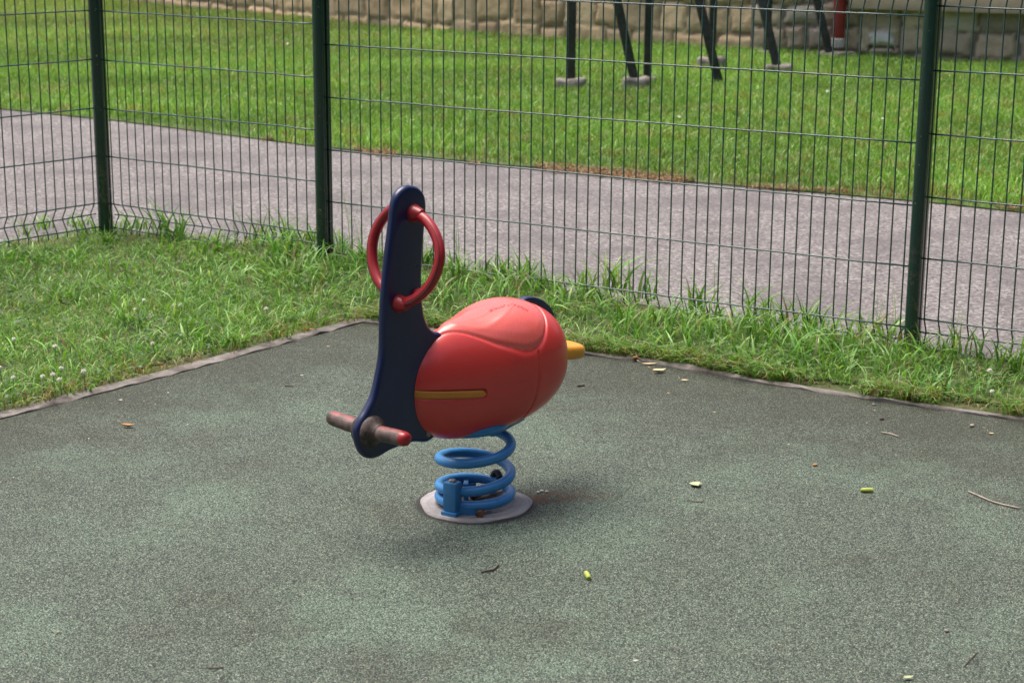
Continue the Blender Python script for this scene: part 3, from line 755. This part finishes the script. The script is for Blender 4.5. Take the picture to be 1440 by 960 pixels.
istail = (~isseat) & (((TT[:-1]+TT[1:])/2) > (.085-.012*np.clip(-sa[:-1], 0, 1)))
allP = PB.reshape(-1, 3)
# shared smooth normals so the moulded shells read as one surface
dU = np.gradient(PB, axis=0); dV = (np.roll(PB, -1, 1)-np.roll(PB, 1, 1))
NN = np.cross(dU, dV); nl_ = np.linalg.norm(NN, axis=-1, keepdims=True); NN = NN/np.maximum(nl_, 1e-12)
ctr_ = np.stack([TT, 0*TT, zcen(TT)], -1); flip = np.sum((PB-ctr_)*NN) < 0
if flip: NN = -NN; quads = quads[..., ::-1]
NN[0] = (-1, 0, 0); NN[-1] = (1, 0, 0)
allN = NN.reshape(-1, 3)
def shell(name, mask, mat):
    q = quads[mask]; u, inv = np.unique(q.ravel(), return_inverse=True)
    me = bpy.data.meshes.new(name); me.from_pydata(allP[u].tolist(), [], inv.reshape(-1, 4).tolist())
    o = link(name, me, mat, rider, True); me.normals_split_custom_set_from_vertices(allN[u].tolist()); return o
shell('body_shell', ~isseat & ~istail, M['red'])
shell('tail_shell', istail, M['red'])
seat_o = shell('seat', isseat, M['seat'])
# raised worn lettering on the seat: too worn to read, so only its low relief
fT = lambda t, l: None
def surf(t, l, lift=0.0):
    th_ = th_of(np.array(t)); s_ = math.sin(th_); w_ = s_*np.polyval(wid_r, th_); tp_ = s_*np.polyval(top_r, th_)
    cc = min(abs(l)/w_, .999)**(EXN/2); z = zcen(t)+tp_*max(1-cc*cc, 0)**(1/EXN)
    return np.array([t, -l, z+lift])
mk = MB(); ok_ = (sd > .01)
sp_ = np.stack([TT[ok_], LL2[ok_]], 1); sz_ = ZZ2[ok_]
def on_seat(t, l, lift):
    d_ = (sp_[:, 0]-t)**2+(sp_[:, 1]-l)**2; k_ = np.argsort(d_)[:6]; w_ = 1/(d_[k_]+1e-8)
    return np.array([t, -l, float((sz_[k_]*w_).sum()/w_.sum())+lift])
LP = spline([np.array(p) for p in ((.022, .026), (.052, .028), (.080, .040), (.098, .062), (.104, .080))], 14)
gl = np.random.default_rng(3)
for n_ in range(2, len(LP)-3, 4):
    c_ = LP[n_]; dv = LP[n_+1]-LP[n_-1]; dv /= np.linalg.norm(dv); pv = np.array([dv[1], -dv[0]])
    strokes = [(-.0022, 0, .0012, .0085), (.0022, 0, .0012, .0085)][:gl.integers(1, 3)]+[(0, gl.choice([-.0036, 0, .0036]), .0052, .0012), (0, gl.choice([-.0036, .0036]), .0052, .0012)]
    for a_, b_, la, lb in strokes:
        q = c_+dv*a_+pv*b_; p = on_seat(q[0], q[1], .0003); e1 = on_seat(*(q+dv*.003), .0003)-p; e2 = on_seat(*(q+pv*.003), .0003)-p
        e1 /= np.linalg.norm(e1); e3 = np.cross(e1, e2); e3 /= np.linalg.norm(e3); e3 = e3 if e3[2] > 0 else -e3; e2 = np.cross(e3, e1)
        mk.box(p, la, lb, .0016, e1, e2, e3, b=.0004)
mk.build('embossed_lettering', M['seat'], seat_o)
# ochre stripes
for sgn in (1, -1):
    mb = MB(); vs = []; nT, nZ = 40, 9
    for i in range(nT):
        t = -.2245+(-.0640+.2245)*i/(nT-1)
        hw = .0098*math.sqrt(max(0.02, 1-max(0, (t+.0735)/.0096)**2)) if t > -.0735 else .0098
        for j in range(nZ):
            z = stripe_z(t)+hw*(-1+2*j/(nZ-1)); th_ = float(th_of(np.array(t))); s_ = math.sin(th_)
            hh = s_*np.polyval(top_r if z > zcen(t) else bot_r, th_); w_ = s_*np.polyval(wid_r, th_)
            r_ = min(abs(z-zcen(t))/max(hh, 1e-6), .999); l = w_*(1-r_**EXN)**(1/EXN)
            e = (2*j/(nZ-1)-1); l += .0008-.003*e**6
            vs.append(loc(t, sgn*l, z))
    mb.add(vs, [(i*nZ+j, (i+1)*nZ+j, (i+1)*nZ+j+1, i*nZ+j+1) for i in range(nT-1) for j in range(nZ-1)])
    mb.build('flank_stripe', M['ochre'], rider, sharp=0)
# ochre tail tongue
mb = MB(); vs = []; S2 = []
ol = [(.20, .044), (.27, .055), (.315, .060), (.348, .056), (.369, .040), (.378, .018)]
ol2 = spline([np.array(p) for p in ol]+[np.array((t, -l)) for t, l in ol[::-1]], 5)
N_ = len(ol2); cen = np.array([.28, 0])
layers = [(.88, -.0165), (.95, -.0145), (.99, -.009), (1, 0), (.985, .008), (.94, .0145), (.84, .0190)]
for sc_, dz_ in layers: vs += [loc(cen[0]+(p[0]-cen[0])*sc_, p[1]*sc_, .352+dz_-.10*(p[0]-.2)) for p in ol2]
fs = [(i*N_+k, i*N_+(k+1) % N_, (i+1)*N_+(k+1) % N_, (i+1)*N_+k) for i in range(len(layers)-1) for k in range(N_)]
fs += [tuple(range(N_)), tuple((len(layers)-1)*N_+k for k in range(N_))]
mb.add(vs, fs); o = mb.build('tail_tongue', M['yellow'], rider, sharp=50)
bm = bmesh.new(); bm.from_mesh(o.data); bmesh.ops.recalc_face_normals(bm, faces=bm.faces[:]); bm.to_mesh(o.data); bm.free()

# ring grips, one each side of the board
p0 = BASE+EY*HT
pa = on_plane(581.7, 300, p0, EY); pbm = on_plane(561, 425, p0, EY)
nrm = np.cross(EY, pbm-pa); nrm /= np.linalg.norm(nrm)
W = [on_plane(u, v, pa, nrm)-BASE for u, v in ((578, 299), (599, 309), (613.5, 329), (620.5, 353.7), (618, 377), (608, 399), (593, 415), (576, 424), (558, 426))]
ring = [(w @ EX, max(w @ EY, .006), w[2]) for w in W]
ringS = spline([np.array(r) for r in ring], 7)
for sgn in (1, -1):
    kx, kz = (.96, 0.0) if sgn == 1 else (.81, .018)
    mb = MB(); mb.tube([loc(t, sgn*l*kx, z+kz) for t, l, z in ringS], .0124, 16); g = mb.build('ring_grip', M['grip'], rider, sharp=0)
    o_ = nrm*(1 if nrm @ (EYE-BASE) > 0 else -1); mid = (np.array(ringS[0])+np.array(ringS[-1]))/2; sm_ = []
    for q in ringS[4:-3]:
        rad_ = np.array(q)-mid; rad_ /= np.linalg.norm(rad_); nn_ = np.array([o_ @ EX, 0, o_[2]])
        dd_ = nn_*.80+rad_*.60; qq = np.array(q)*np.array([1, kx, 1])+np.array([0, 0, kz])+dd_/np.linalg.norm(dd_)*.0120; sm_.append(loc(qq[0], sgn*qq[1], qq[2]))
    mb = MB(); mb.tube(sm_, [.0004+.0017*(i/len(sm_))**.7 for i in range(len(sm_))], 6); mb.build('mould_line', M['seam'], g)
    for (t, l, z), dr_ in ((ring[0], (1, 0, -.3)), (ring[-1], (1, 0, .25))):
        mb = MB(); mb.lathe(loc(t, sgn*(HT-.002), z), [(.0215, 0), (.0215, .004), (.018, .012), (.0145, .022), (.0115, .030)], (0, -sgn, 0), 20); mb.build('grip_flange', M['grip'], g)
    mb = MB(); t, l, z = ring[-1]; mb.lathe(loc(t+.060, sgn*(HT-.002), z+.012), [(.016, 0), (.0155, .007), (.012, .013), (.005, .016)], (0, -sgn, 0), 18); mb.build('grip_stud', M['grip'], g)
# worn foot pegs
tpg, zpg = -.362, .273
for sgn in (1, -1):
    mb = MB()
    prof = [(.0176, 0), (.0180, .03), (.0184, .07), (.0176, .097)]
    mb.lathe(loc(tpg, sgn*(HT+.004), zpg), prof, (0, -sgn, .04), 24)
    pg = mb.build('foot_peg', M['peg'], rider)
    mb = MB(); mb.lathe(loc(tpg, sgn*(HT-.003), zpg), [(.038, 0), (.038, .004), (.0365, .010), (.030, .017), (.022, .022), (.019, .030)], (0, -sgn, .03), 28); mb.build('peg_flange', M['flange'], pg)
    mb = MB(); mb.lathe(loc(tpg, sgn*(HT+.101), zpg+.0040), [(.0177, 0), (.0173, .007), (.0150, .014), (.010, .0185), (.003, .020)], (0, -sgn, .04), 24); mb.build('peg_tip', M['grip'] if sgn == 1 else M['peg'], pg)
    # moulding line along the peg
    mb = MB(); mb.tube([loc(tpg+.0170, sgn*(HT+.02), zpg+.0075), loc(tpg+.0170, sgn*(HT+.10), zpg+.0110)], .0009, 6); mb.build('mould_line', M['dark_iron'], pg)
mb = MB(); mb.lathe(loc(-.176, HT-.001, .226), [(.008, 0), (.008, .003), (.005, .005)], (0, -1, 0), 14); mb.build('board_bolt', M['bolt'], rider)

# coil spring (angles measured in the world, turned into the rider's frame)
def wl(x, y, z):
    p = np.array([x, y, 0]); return np.array([p @ EX, -(p @ EY), z])
zs = [.222, .218, .209, .177, .137, .105, .065, .040, .027, .0215]
ang0 = PI+PI/2
pts = []
for i in range(len(zs)-1):
    pass
ctrl = [(PI/2+PI*(1-i), z) for i, z in enumerate(zs[0:])]
aa = np.array([c_[0] for c_ in ctrl]); zz = np.array(zs)
af = np.linspace(aa[0], aa[-1], 260)
zi = np.array(spline([np.array([a, z]) for a, z in ctrl], 20)); zf = np.interp(-af, -zi[:, 0], zi[:, 1])
RC = .0885
rc = [RC-.020*max(0, min(1, (z-.178)/.04)) for z in zf]
mb = MB(); mb.tube([wl(q*math.cos(a), q*math.sin(a), z) for q, a, z in zip(rc, af, zf)], .0128, 16)
spr = mb.build('coil_spring', M['spring'], rider, sharp=0)
sl = .165; mx = np.array([1, 0, sl])/math.hypot(1, sl); mz = np.array([-sl, 0, 1])/math.hypot(1, sl)
mb = MB(); mb.box((.068, 0, .203), .122, .104, .022, mx, (0, 1, 0), mz, b=.006); mb.build('mount_plate', M['spring'], rider)
for a_ in (-.042, .042):
    for b_ in (-.032, .032):
        p_ = np.array([.068, b_, .203])+mx*a_-mz*.010
        mb = MB(); mb.lathe(p_, [(.007, 0), (.007, .005), (.004, .007)], -mz, 6); mb.build('mount_bolt', M['bolt'], rider, smooth=False)
# clamps holding the bottom turn
def clamp(ang, rad, name, hook=False):
    d = np.array([math.cos(ang), math.sin(ang)]); t = np.array([-d[1], d[0]])
    ax = wl(d[0], d[1], 0); ay = wl(t[0], t[1], 0)
    mb = MB()
    c = wl(d[0]*rad, d[1]*rad, .052); mb.box(c, .032, .038, .076, ax, ay, b=.006)
    c = wl(d[0]*rad, d[1]*rad, .007); mb.box(c, .040, .044, .018, ax, ay, b=.003)
    o = mb.build(name, M['clamp'], rider)
    mb = MB(); mb.lathe(wl(d[0]*rad, d[1]*rad, .0895), [(.010, 0), (.010, .004), (.007, .006)], n=6); mb.build('clamp_bolt', M['bolt'], o, smooth=False)
    return o
cb = gp(634, 727)-BASE
ang = math.atan2(cb[1], cb[0]); cl1 = clamp(ang, .104, 'spring_clamp')
mb = MB(); q = gp(657, 725)-BASE; mb.box(wl(q[0], q[1], .010), .046, .03, .026, EX*0+wl(1, 0, 0), wl(0, 1, 0), b=.003); mb.build('clamp_foot', M['clamp'], cl1)
q = gp(655, 712)-BASE
mb = MB(); mb.box(wl(q[0], q[1]+.02, .03), .012, .03, .055, wl(1, 0, 0), wl(0, 1, 0), b=.002); mb.build('anchor_lug', M['clamp'], rider)
# rusty anchor bolt with nut in front
q = gp(675, 730)-BASE
mb = MB(); mb.tube([wl(q[0]+.012, q[1]+.05, .022), wl(q[0], q[1], .014)], .0065, 10); mb.lathe(wl(q[0], q[1], .014), [(.0105, -.006), (.0105, .006)], wl(-.25, -1, -.1), 6); mb.build('anchor_bolt', M['rust'], rider)
# iron hook and bar lying inside the coil
hk = gp(694, 700)-BASE
mb = MB()
mb.tube(spline([wl(hk[0]-.004, hk[1]+.030, .012), wl(hk[0]-.004, hk[1]+.030, .040), wl(hk[0]+.002, hk[1]+.028, .057), wl(hk[0]+.010, hk[1]+.022, .060), wl(hk[0]+.016, hk[1]+.012, .050)], 6), .0085, 10)
mb.build('iron_hook', M['dark_iron'], rider)
mb = MB(); a_, b_ = gp(664, 707)-BASE, gp(712, 690)-BASE
mb.tube([wl(a_[0], a_[1], .016), wl(.5*(a_[0]+b_[0])+.004, .5*(a_[1]+b_[1]), .022), wl(b_[0], b_[1], .018)], .008, 10); mb.build('anchor_bar', M['rust'], rider)

# concrete anchor the spring is bolted to, flush in the rubber
mb = MB(); n = 120; vs = []
rad = [.139+.004*math.sin(3*a+1)+.0025*math.sin(7*a)+rng.normal(0, .0003) for a in np.linspace(0, 2*PI, n, endpoint=False)]
for rr, z in ((1.0, -.02), (1.0, .003), (.975, .006), (.6, .007), (.3, .0065)): vs += [(rad[k]*rr*math.cos(2*PI*k/n), rad[k]*rr*math.sin(2*PI*k/n), z+rng.normal(0, .0005)) for k in range(n)]
fs = [(i*n+k, i*n+(k+1) % n, (i+1)*n+(k+1) % n, (i+1)*n+k) for i in range(4) for k in range(n)]+[tuple(4*n+k for k in range(n))]
mb.add(vs, fs); o = mb.build('concrete_anchor', M['disc']); o.location = tuple(BASE); tag(o, 'round grey concrete anchor set in the rubber under the blue spring', 'concrete anchor')

# ------------------------------------------------------------------ litter on the rubber and flowers in the grass
def mat_leaf(name, a, b):
    T = NT(name); v = T.coord(); n = T.noise(v, 60, 4); return T.pbr(T.ramp(n, [(.35, a), (.65, b)]), .6)
M['leaf_pale'] = mat_leaf('pale_leaf', (.33, .37, .19), (.46, .49, .29))
M['leaf_straw'] = mat_leaf('straw_leaf', (.60, .46, .24), (.74, .60, .36))
M['leaf_brown'] = mat_leaf('brown_leaf', (.36, .16, .05), (.50, .25, .09))
M['bud'] = mat_leaf('green_bud', (.30, .36, .05), (.42, .48, .09))
M['twig'] = mat_leaf('twig_bark', (.06, .045, .035), (.11, .08, .06))
M['twig_pale'] = mat_leaf('pale_twig', (.28, .23, .18), (.40, .33, .27))
M['stone_bit'] = mat_leaf('pebble', (.16, .14, .13), (.30, .27, .25))
M['petal'] = mat_leaf('clover_petal', (.62, .60, .50), (.84, .82, .75))
M['stem'] = mat_leaf('flower_stem', (.07, .14, .03), (.11, .19, .05))
def leaf(u, v, size, rot, curl, mat, label, lobes=None, cat='leaf'):
    p = gp(u, v); n = 9; mb = MB(); vs = []
    W_ = lobes or [0, .22, .36, .42, .40, .34, .25, .13, 0.01]
    for i in range(n):
        s = i/(n-1)-.5; w = W_[i]
        for q in (-1, 0, 1): vs.append((s*size, q*w*size*.5, .004+curl*size*(abs(q)*w*1.2+2.2*s*s)))
    mb.add(vs, [(i*3+q, (i+1)*3+q, (i+1)*3+q+1, i*3+q+1) for i in range(n-1) for q in range(2)])
    mb.tube([(-.5*size, 0, .004+curl*size*.55), (-.8*size, .05*size, .012+curl*size*.8)], .0012, 5)
    o = mb.build('fallen_leaf', mat, sharp=0); o.location = tuple(p); o.rotation_euler = (0, 0, rot)
    sol = o.modifiers.new('thick', 'SOLIDIFY'); sol.thickness = .0008
    return tag(o, label, cat)
leaf(978, 683, .034, 2.0, .12, M['leaf_pale'], 'pale green fallen leaf with upright stalk on the rubber', [.02, .5, .75, .9, .7, .95, .7, .3, .01])
leaf(927, 524, .050, .5, .30, M['leaf_straw'], 'pale straw coloured dead leaf lying beside the edging')
leaf(913, 513, .050, .1, .10, M['leaf_straw'], 'narrow pale dead leaf lying on the edging under the grass', [0, .1, .2, .24, .24, .2, .16, .08, .01])
leaf(963, 536, .025, .1, .10, M['leaf_straw'], 'small pale leaf scrap on the dark rubber near the edging')
leaf(180, 601, .036, .1, .35, M['leaf_brown'], 'orange brown dead leaf lying on the rubber at the left')
leaf(893, 507, .040, 1.2, .5, M['leaf_brown'], 'crumpled brown leaf against the edging')
leaf(1394, 611, .016, 0, .2, M['leaf_straw'], 'tiny pale petal on the dark rubber at the far right')
leaf(436, 465, .036, .3, .2, M['leaf_brown'], 'small brown leaf resting on the edging behind the board')
leaf(470, 740+155, .0, 0, 0, M['leaf_brown'], 'x') if False else None
leaf(1277, 955, .024, .4, .2, M['leaf_pale'], 'small green leaf on the rubber at the bottom edge of the photo')
def bud(u, v, ln, rot, label):
    o = MB(); r = .0058
    o.lathe((-ln/2, 0, r), [(r*.7, 0), (r, ln*.12), (r*1.05, ln*.5), (r, ln*.88), (r*.75, ln)], (1, 0, .03), 12)
    b = o.build('fallen_bud', M['bud']); b.location = tuple(gp(u, v)); b.rotation_euler = (0, 0, rot)
    return tag(b, label, 'bud')
bud(1219, 692, .032, -.05, 'green bud lying crosswise on the rubber far right of the spring')
bud(826, 812, .034, 1.75, 'yellow green bud lying lengthwise on the rubber in front of the rider')
def twig(pts, r, mat, label):
    P_ = [gp(u, v)+np.array([0, 0, r+.001]) for u, v in pts]; b = P_[0]
    mb = MB(); mb.tube([p-b for p in spline(P_, 4)], r, 6); o = mb.build('twig', mat, sharp=0); o.location = tuple(b)
    return tag(o, label, 'twig')
twig(((676, 806), (688, 803), (694, 802), (701, 795)), .0022, M['twig'], 'bent dark twig on the rubber in front of the spring')
twig(((1362, 692), (1380, 700), (1400, 708), (1434, 716)), .0022, M['twig_pale'], 'long pale forked twig on the rubber at the right edge')
twig(((1240, 609), (1252, 611), (1264, 615)), .002, M['twig_pale'], 'short pale straw on the dark rubber below the edging')
twig(((966, 704), (978, 706), (990, 706)), .0012, M['twig'], 'thin reddish stalk on the rubber below the pale green leaf')
twig(((1355, 938), (1366, 926), (1374, 918)), .0010, M['twig'], 'thin dark twig near the lower right corner')
twig(((290, 939), (300, 940), (314, 939)), .0016, M['twig'], 'thin dark twig near the lower left edge')
twig(((812, 544), (822, 543)), .003, M['twig'], 'short black stick on the rubber below the ochre tail')
twig(((400, 543), (412, 544)), .002, M['twig'], 'short dark stalk on the rubber left of the navy board')
def pebble(u, v, s, mat, label):
    bm = bmesh.new(); bmesh.ops.create_icosphere(bm, subdivisions=2, radius=s)
    for q in bm.verts: q.co = Vector((q.co.x*(1+random.uniform(-.2, .2)), q.co.y*.8, q.co.z*.6+s*.5))
    me = bpy.data.meshes.new('m'); bm.to_mesh(me); bm.free(); o = link('pebble', me, mat, None, True); o.location = tuple(gp(u, v)); tag(o, label, 'pebble')
pebble(1146, 655, .007, M['leaf_brown'], 'brown pebble on the rubber right of the rider')
pebble(1331, 888, .006, M['stone_bit'], 'grey pebble on the rubber near the lower right corner')
pebble(1240, 590, .007, M['twig'], 'dark pebble on the dirty rubber near the edging')
pebble(1367, 600, .008, M['twig_pale'], 'tan pebble on the dirty rubber close to the right edge')
pebble(1229, 570, .006, M['stone_bit'], 'tiny pale pebble beside the edging')
for i, (u, v) in enumerate(((762, 691), (769, 692), (757, 693))):
    pebble(u, v, .005, M['petal'], 'white crumb on the rusty stain beside the concrete anchor'); COL.objects[-1]['group'] = 'white crumbs beside the anchor'
n = 420; gp_ = np.stack([rng.uniform(-2.6, 2.6, n), rng.uniform(2.6, 7.2, n), np.zeros(n)], 1)
gp_ = gp_[inside(gp_, KERB+[np.array([4, 0]), np.array([-4, 0])])]; dk = dist_line(gp_, KERB)
gp_ = gp_[(rng.uniform(0, 1, len(gp_)) < .18+.8*np.exp(-(dk/.5)**2))]; n = len(gp_)
gv = []; gs = rng.uniform(.0015, .0045, n); ga = rng.uniform(0, 6.28, n)
for k in range(4): gv.append(gp_+np.stack([np.cos(ga+k*PI/2)*gs*(1+.7*(k % 2)), np.sin(ga+k*PI/2)*gs, .0035+rng.uniform(0, .003, n)], 1))
gcv = np.array([(.55, .48, .38), (.42, .30, .17), (.20, .13, .08), (.60, .58, .52)])[rng.integers(0, 4, n)]
tag(numpy_mesh('grit', np.stack(gv, 1).reshape(-1, 3), np.arange(4*n).reshape(n, 4), np.zeros((0, 3), int), np.repeat(gcv, 4, 0), M['grass']), 'scattered crumbs and plant grit lying on the rubber surface', 'grit', kind='stuff')
# white clover heads
def flower(u, v, s, first=[None]):
    if first[0] is None:
        root = empty('clover_flower', (0, 0, 0), 'white clover flower head standing in the grass of the verge', 'clover flower', 'white clover flowers in the verge')
        mb = MB()
        for i in range(64):
            z = 1-2*(i+.5)/64; a = i*2.39996; r = math.sqrt(1-z*z)
            if z < -.75: continue
            d = np.array([r*math.cos(a), r*math.sin(a), z*.9])
            ln = rng.uniform(.7, 1.12)*(1 if z > -.2 else .8); mb.tube([d*.002+np.array([0, 0, .060]), d*.006*ln+np.array([0, 0, .061]), d*.0088*ln+np.array([0, 0, .0605+.001*z])], [.0010, .0013, .0004], 5)
        mb.build('flower_head', M['petal'], root, sharp=0)
        mb = MB(); mb.tube([(0, .006, 0), (0, .002, .03), (0, 0, .06)], .0012, 5); mb.build('stem', M['stem'], root, sharp=0)
        first[0] = root; r = root
    else:
        r = first[0].copy(); COL.objects.link(r)
        for ch in first[0].children:
            c_ = ch.copy(); COL.objects.link(c_); c_.parent = r
    p = gp(u, v, .062*s); r.location = (p[0], p[1], 0); r.scale = (s, s, s); r.rotation_euler = (random.uniform(-.15, .15), random.uniform(-.15, .15), random.uniform(0, 6))
for u, v in ((199, 422), (193, 435), (248, 428), (257, 428), (218, 483), (76, 487), (22, 477), (4, 516), (20, 531), (76, 527), (86, 532), (83, 518), (117, 522), (59, 529), (377, 434), (1395, 520), (1394, 549)):
    flower(u, v, random.uniform(.9, 1.15))
# daisies in the far lawn
d0_ = None
for u, v in ((1199, 218), (1163, 127), (1241, 166), (952, 163), (936, 172), (404, 60)):
    if d0_ is None:
        mb = MB()
        for k in range(11):
            a = 2*PI*k/11; mb.add([(0, 0, .085), (.022*math.cos(a-.22), .022*math.sin(a-.22), .088), (.028*math.cos(a), .028*math.sin(a), .088), (.022*math.cos(a+.22), .022*math.sin(a+.22), .088)], [(0, 1, 2, 3)])
        mb.lathe((0, 0, .080), [(.002, 0), (.012, .006), (.010, .011), (.004, .013)], n=10); mb.tube([(0, 0, 0), (0, 0, .082)], .0015, 5)
        d0_ = mb.build('daisy', M['petal'], smooth=False); o = d0_; o.scale = (.45, .45, .7)
        tag(o, 'tiny white daisy standing in the far lawn', 'daisy', 'white daisies in the far lawn')
    else:
        o = d0_.copy(); COL.objects.link(o)
    o.rotation_euler = (.35+random.uniform(-.2, .2), random.uniform(-.3, .3), random.uniform(0, 1)); p = gp(u, v, .06); o.location = (p[0], p[1], 0)

# ------------------------------------------------------------------ unseen trees added round the camera side to block low sky light
def mat_leafmass():
    T = NT('blocker_leaves'); a = T.n('ShaderNodeAttribute', attribute_name='col').outputs['Color']; return T.pbr(a, .6)
parts = []
for k in range(15):
    a = math.radians(-200+k*16.5); R_ = 10.5+2.0*math.sin(k*2.3); c0 = np.array([R_*math.cos(a), 3+R_*math.sin(a)])
    if k < 4: continue
    n = 2600; d = rng.normal(0, 1, (n, 3)); d /= np.linalg.norm(d, axis=1)[:, None]; rr = rng.uniform(.45, 1, n)**.5
    hh = rng.uniform(3.5, 4.4)
    P = np.stack([c0[0]+d[:, 0]*rr*2.3, c0[1]+d[:, 1]*rr*2.3, hh+.2+d[:, 2]*rr*hh*.97], 1)
    u_ = rng.normal(0, 1, (n, 3)); u_ /= np.linalg.norm(u_, axis=1)[:, None]; w_ = np.cross(u_, rng.normal(0, 1, (n, 3))); w_ /= np.linalg.norm(w_, axis=1)[:, None]
    sz = rng.uniform(.12, .30, n)[:, None]
    V = np.stack([P-u_*sz, P-w_*sz*.6, P+u_*sz, P+w_*sz*.6], 1).reshape(-1, 3)
    col = np.repeat(np.array([.05, .09, .025])*rng.uniform(.6, 1.4, (n, 1)), 4, 0)
    parts.append((V, np.arange(4*n).reshape(n, 4), np.zeros((0, 3), int), col))
    mbt = MB(); mbt.tube([(c0[0], c0[1], -.1), (c0[0]+.1, c0[1], 2.5), (c0[0], c0[1]+.1, 6)], [.22, .16, .06], 10)
    vv_ = np.array(mbt.v); ff_ = [f for f in mbt.f if len(f) == 4]
    parts.append((vv_, np.array(ff_), np.zeros((0, 3), int), np.tile([.09, .065, .045], (len(vv_), 1))))
tag(numpy_mesh('sky_blocker_trees', *merge(parts), mat_leafmass()), 'unseen leafy trees added behind the camera to block low sky light', 'trees', kind='stuff')

# ------------------------------------------------------------------ light, sky, camera
to_sun = Vector((-.36, .27, 1.25)).normalized()
sun = bpy.data.lights.new('sun', 'SUN'); sun.energy = 1.5; sun.angle = math.radians(42); sun.color = (1, .955, .88)
so = bpy.data.objects.new('sun', sun); COL.objects.link(so); so.rotation_euler = (-to_sun).to_track_quat('-Z', 'Y').to_euler()
w = bpy.data.worlds.new('World'); SC.world = w; w.use_nodes = True; nt = w.node_tree; nt.nodes.clear()
sky = nt.nodes.new('ShaderNodeTexSky'); sky.sky_type = 'NISHITA'; sky.sun_disc = False
sky.sun_elevation = math.asin(to_sun.z); sky.sun_rotation = math.atan2(to_sun.x, to_sun.y)
sky.air_density = 1.0; sky.dust_density = 7.0; sky.ozone_density = .6; sky.altitude = 100
bg = nt.nodes.new('ShaderNodeBackground'); bg.inputs['Strength'].default_value = .088
ow = nt.nodes.new('ShaderNodeOutputWorld'); nt.links.new(sky.outputs[0], bg.inputs[0]); nt.links.new(bg.outputs[0], ow.inputs[0])
SC.view_settings.view_transform = 'Standard'; SC.view_settings.look = 'None'; SC.view_settings.gamma = 1
SC.view_settings.use_curve_mapping = False; SC.view_settings.exposure = 1.32
cam = bpy.data.cameras.new('camera'); co = bpy.data.objects.new('camera', cam); COL.objects.link(co)
cam.sensor_width = 36; cam.sensor_fit = 'HORIZONTAL'; cam.lens = F_PX/1440*36; cam.clip_end = 1000; cam.clip_start = .05
m = Matrix.Identity(4)
for i, a in enumerate((RGT, -DWN, -FWD)):
    for j in range(3): m[j][i] = a[j]
m[0][3], m[1][3], m[2][3] = EYE
co.matrix_world = m
cam.dof.use_dof = True; cam.dof.focus_distance = 4.9; cam.dof.aperture_fstop = 7.5
SC.camera = co
SC.cycles.use_denoising = True
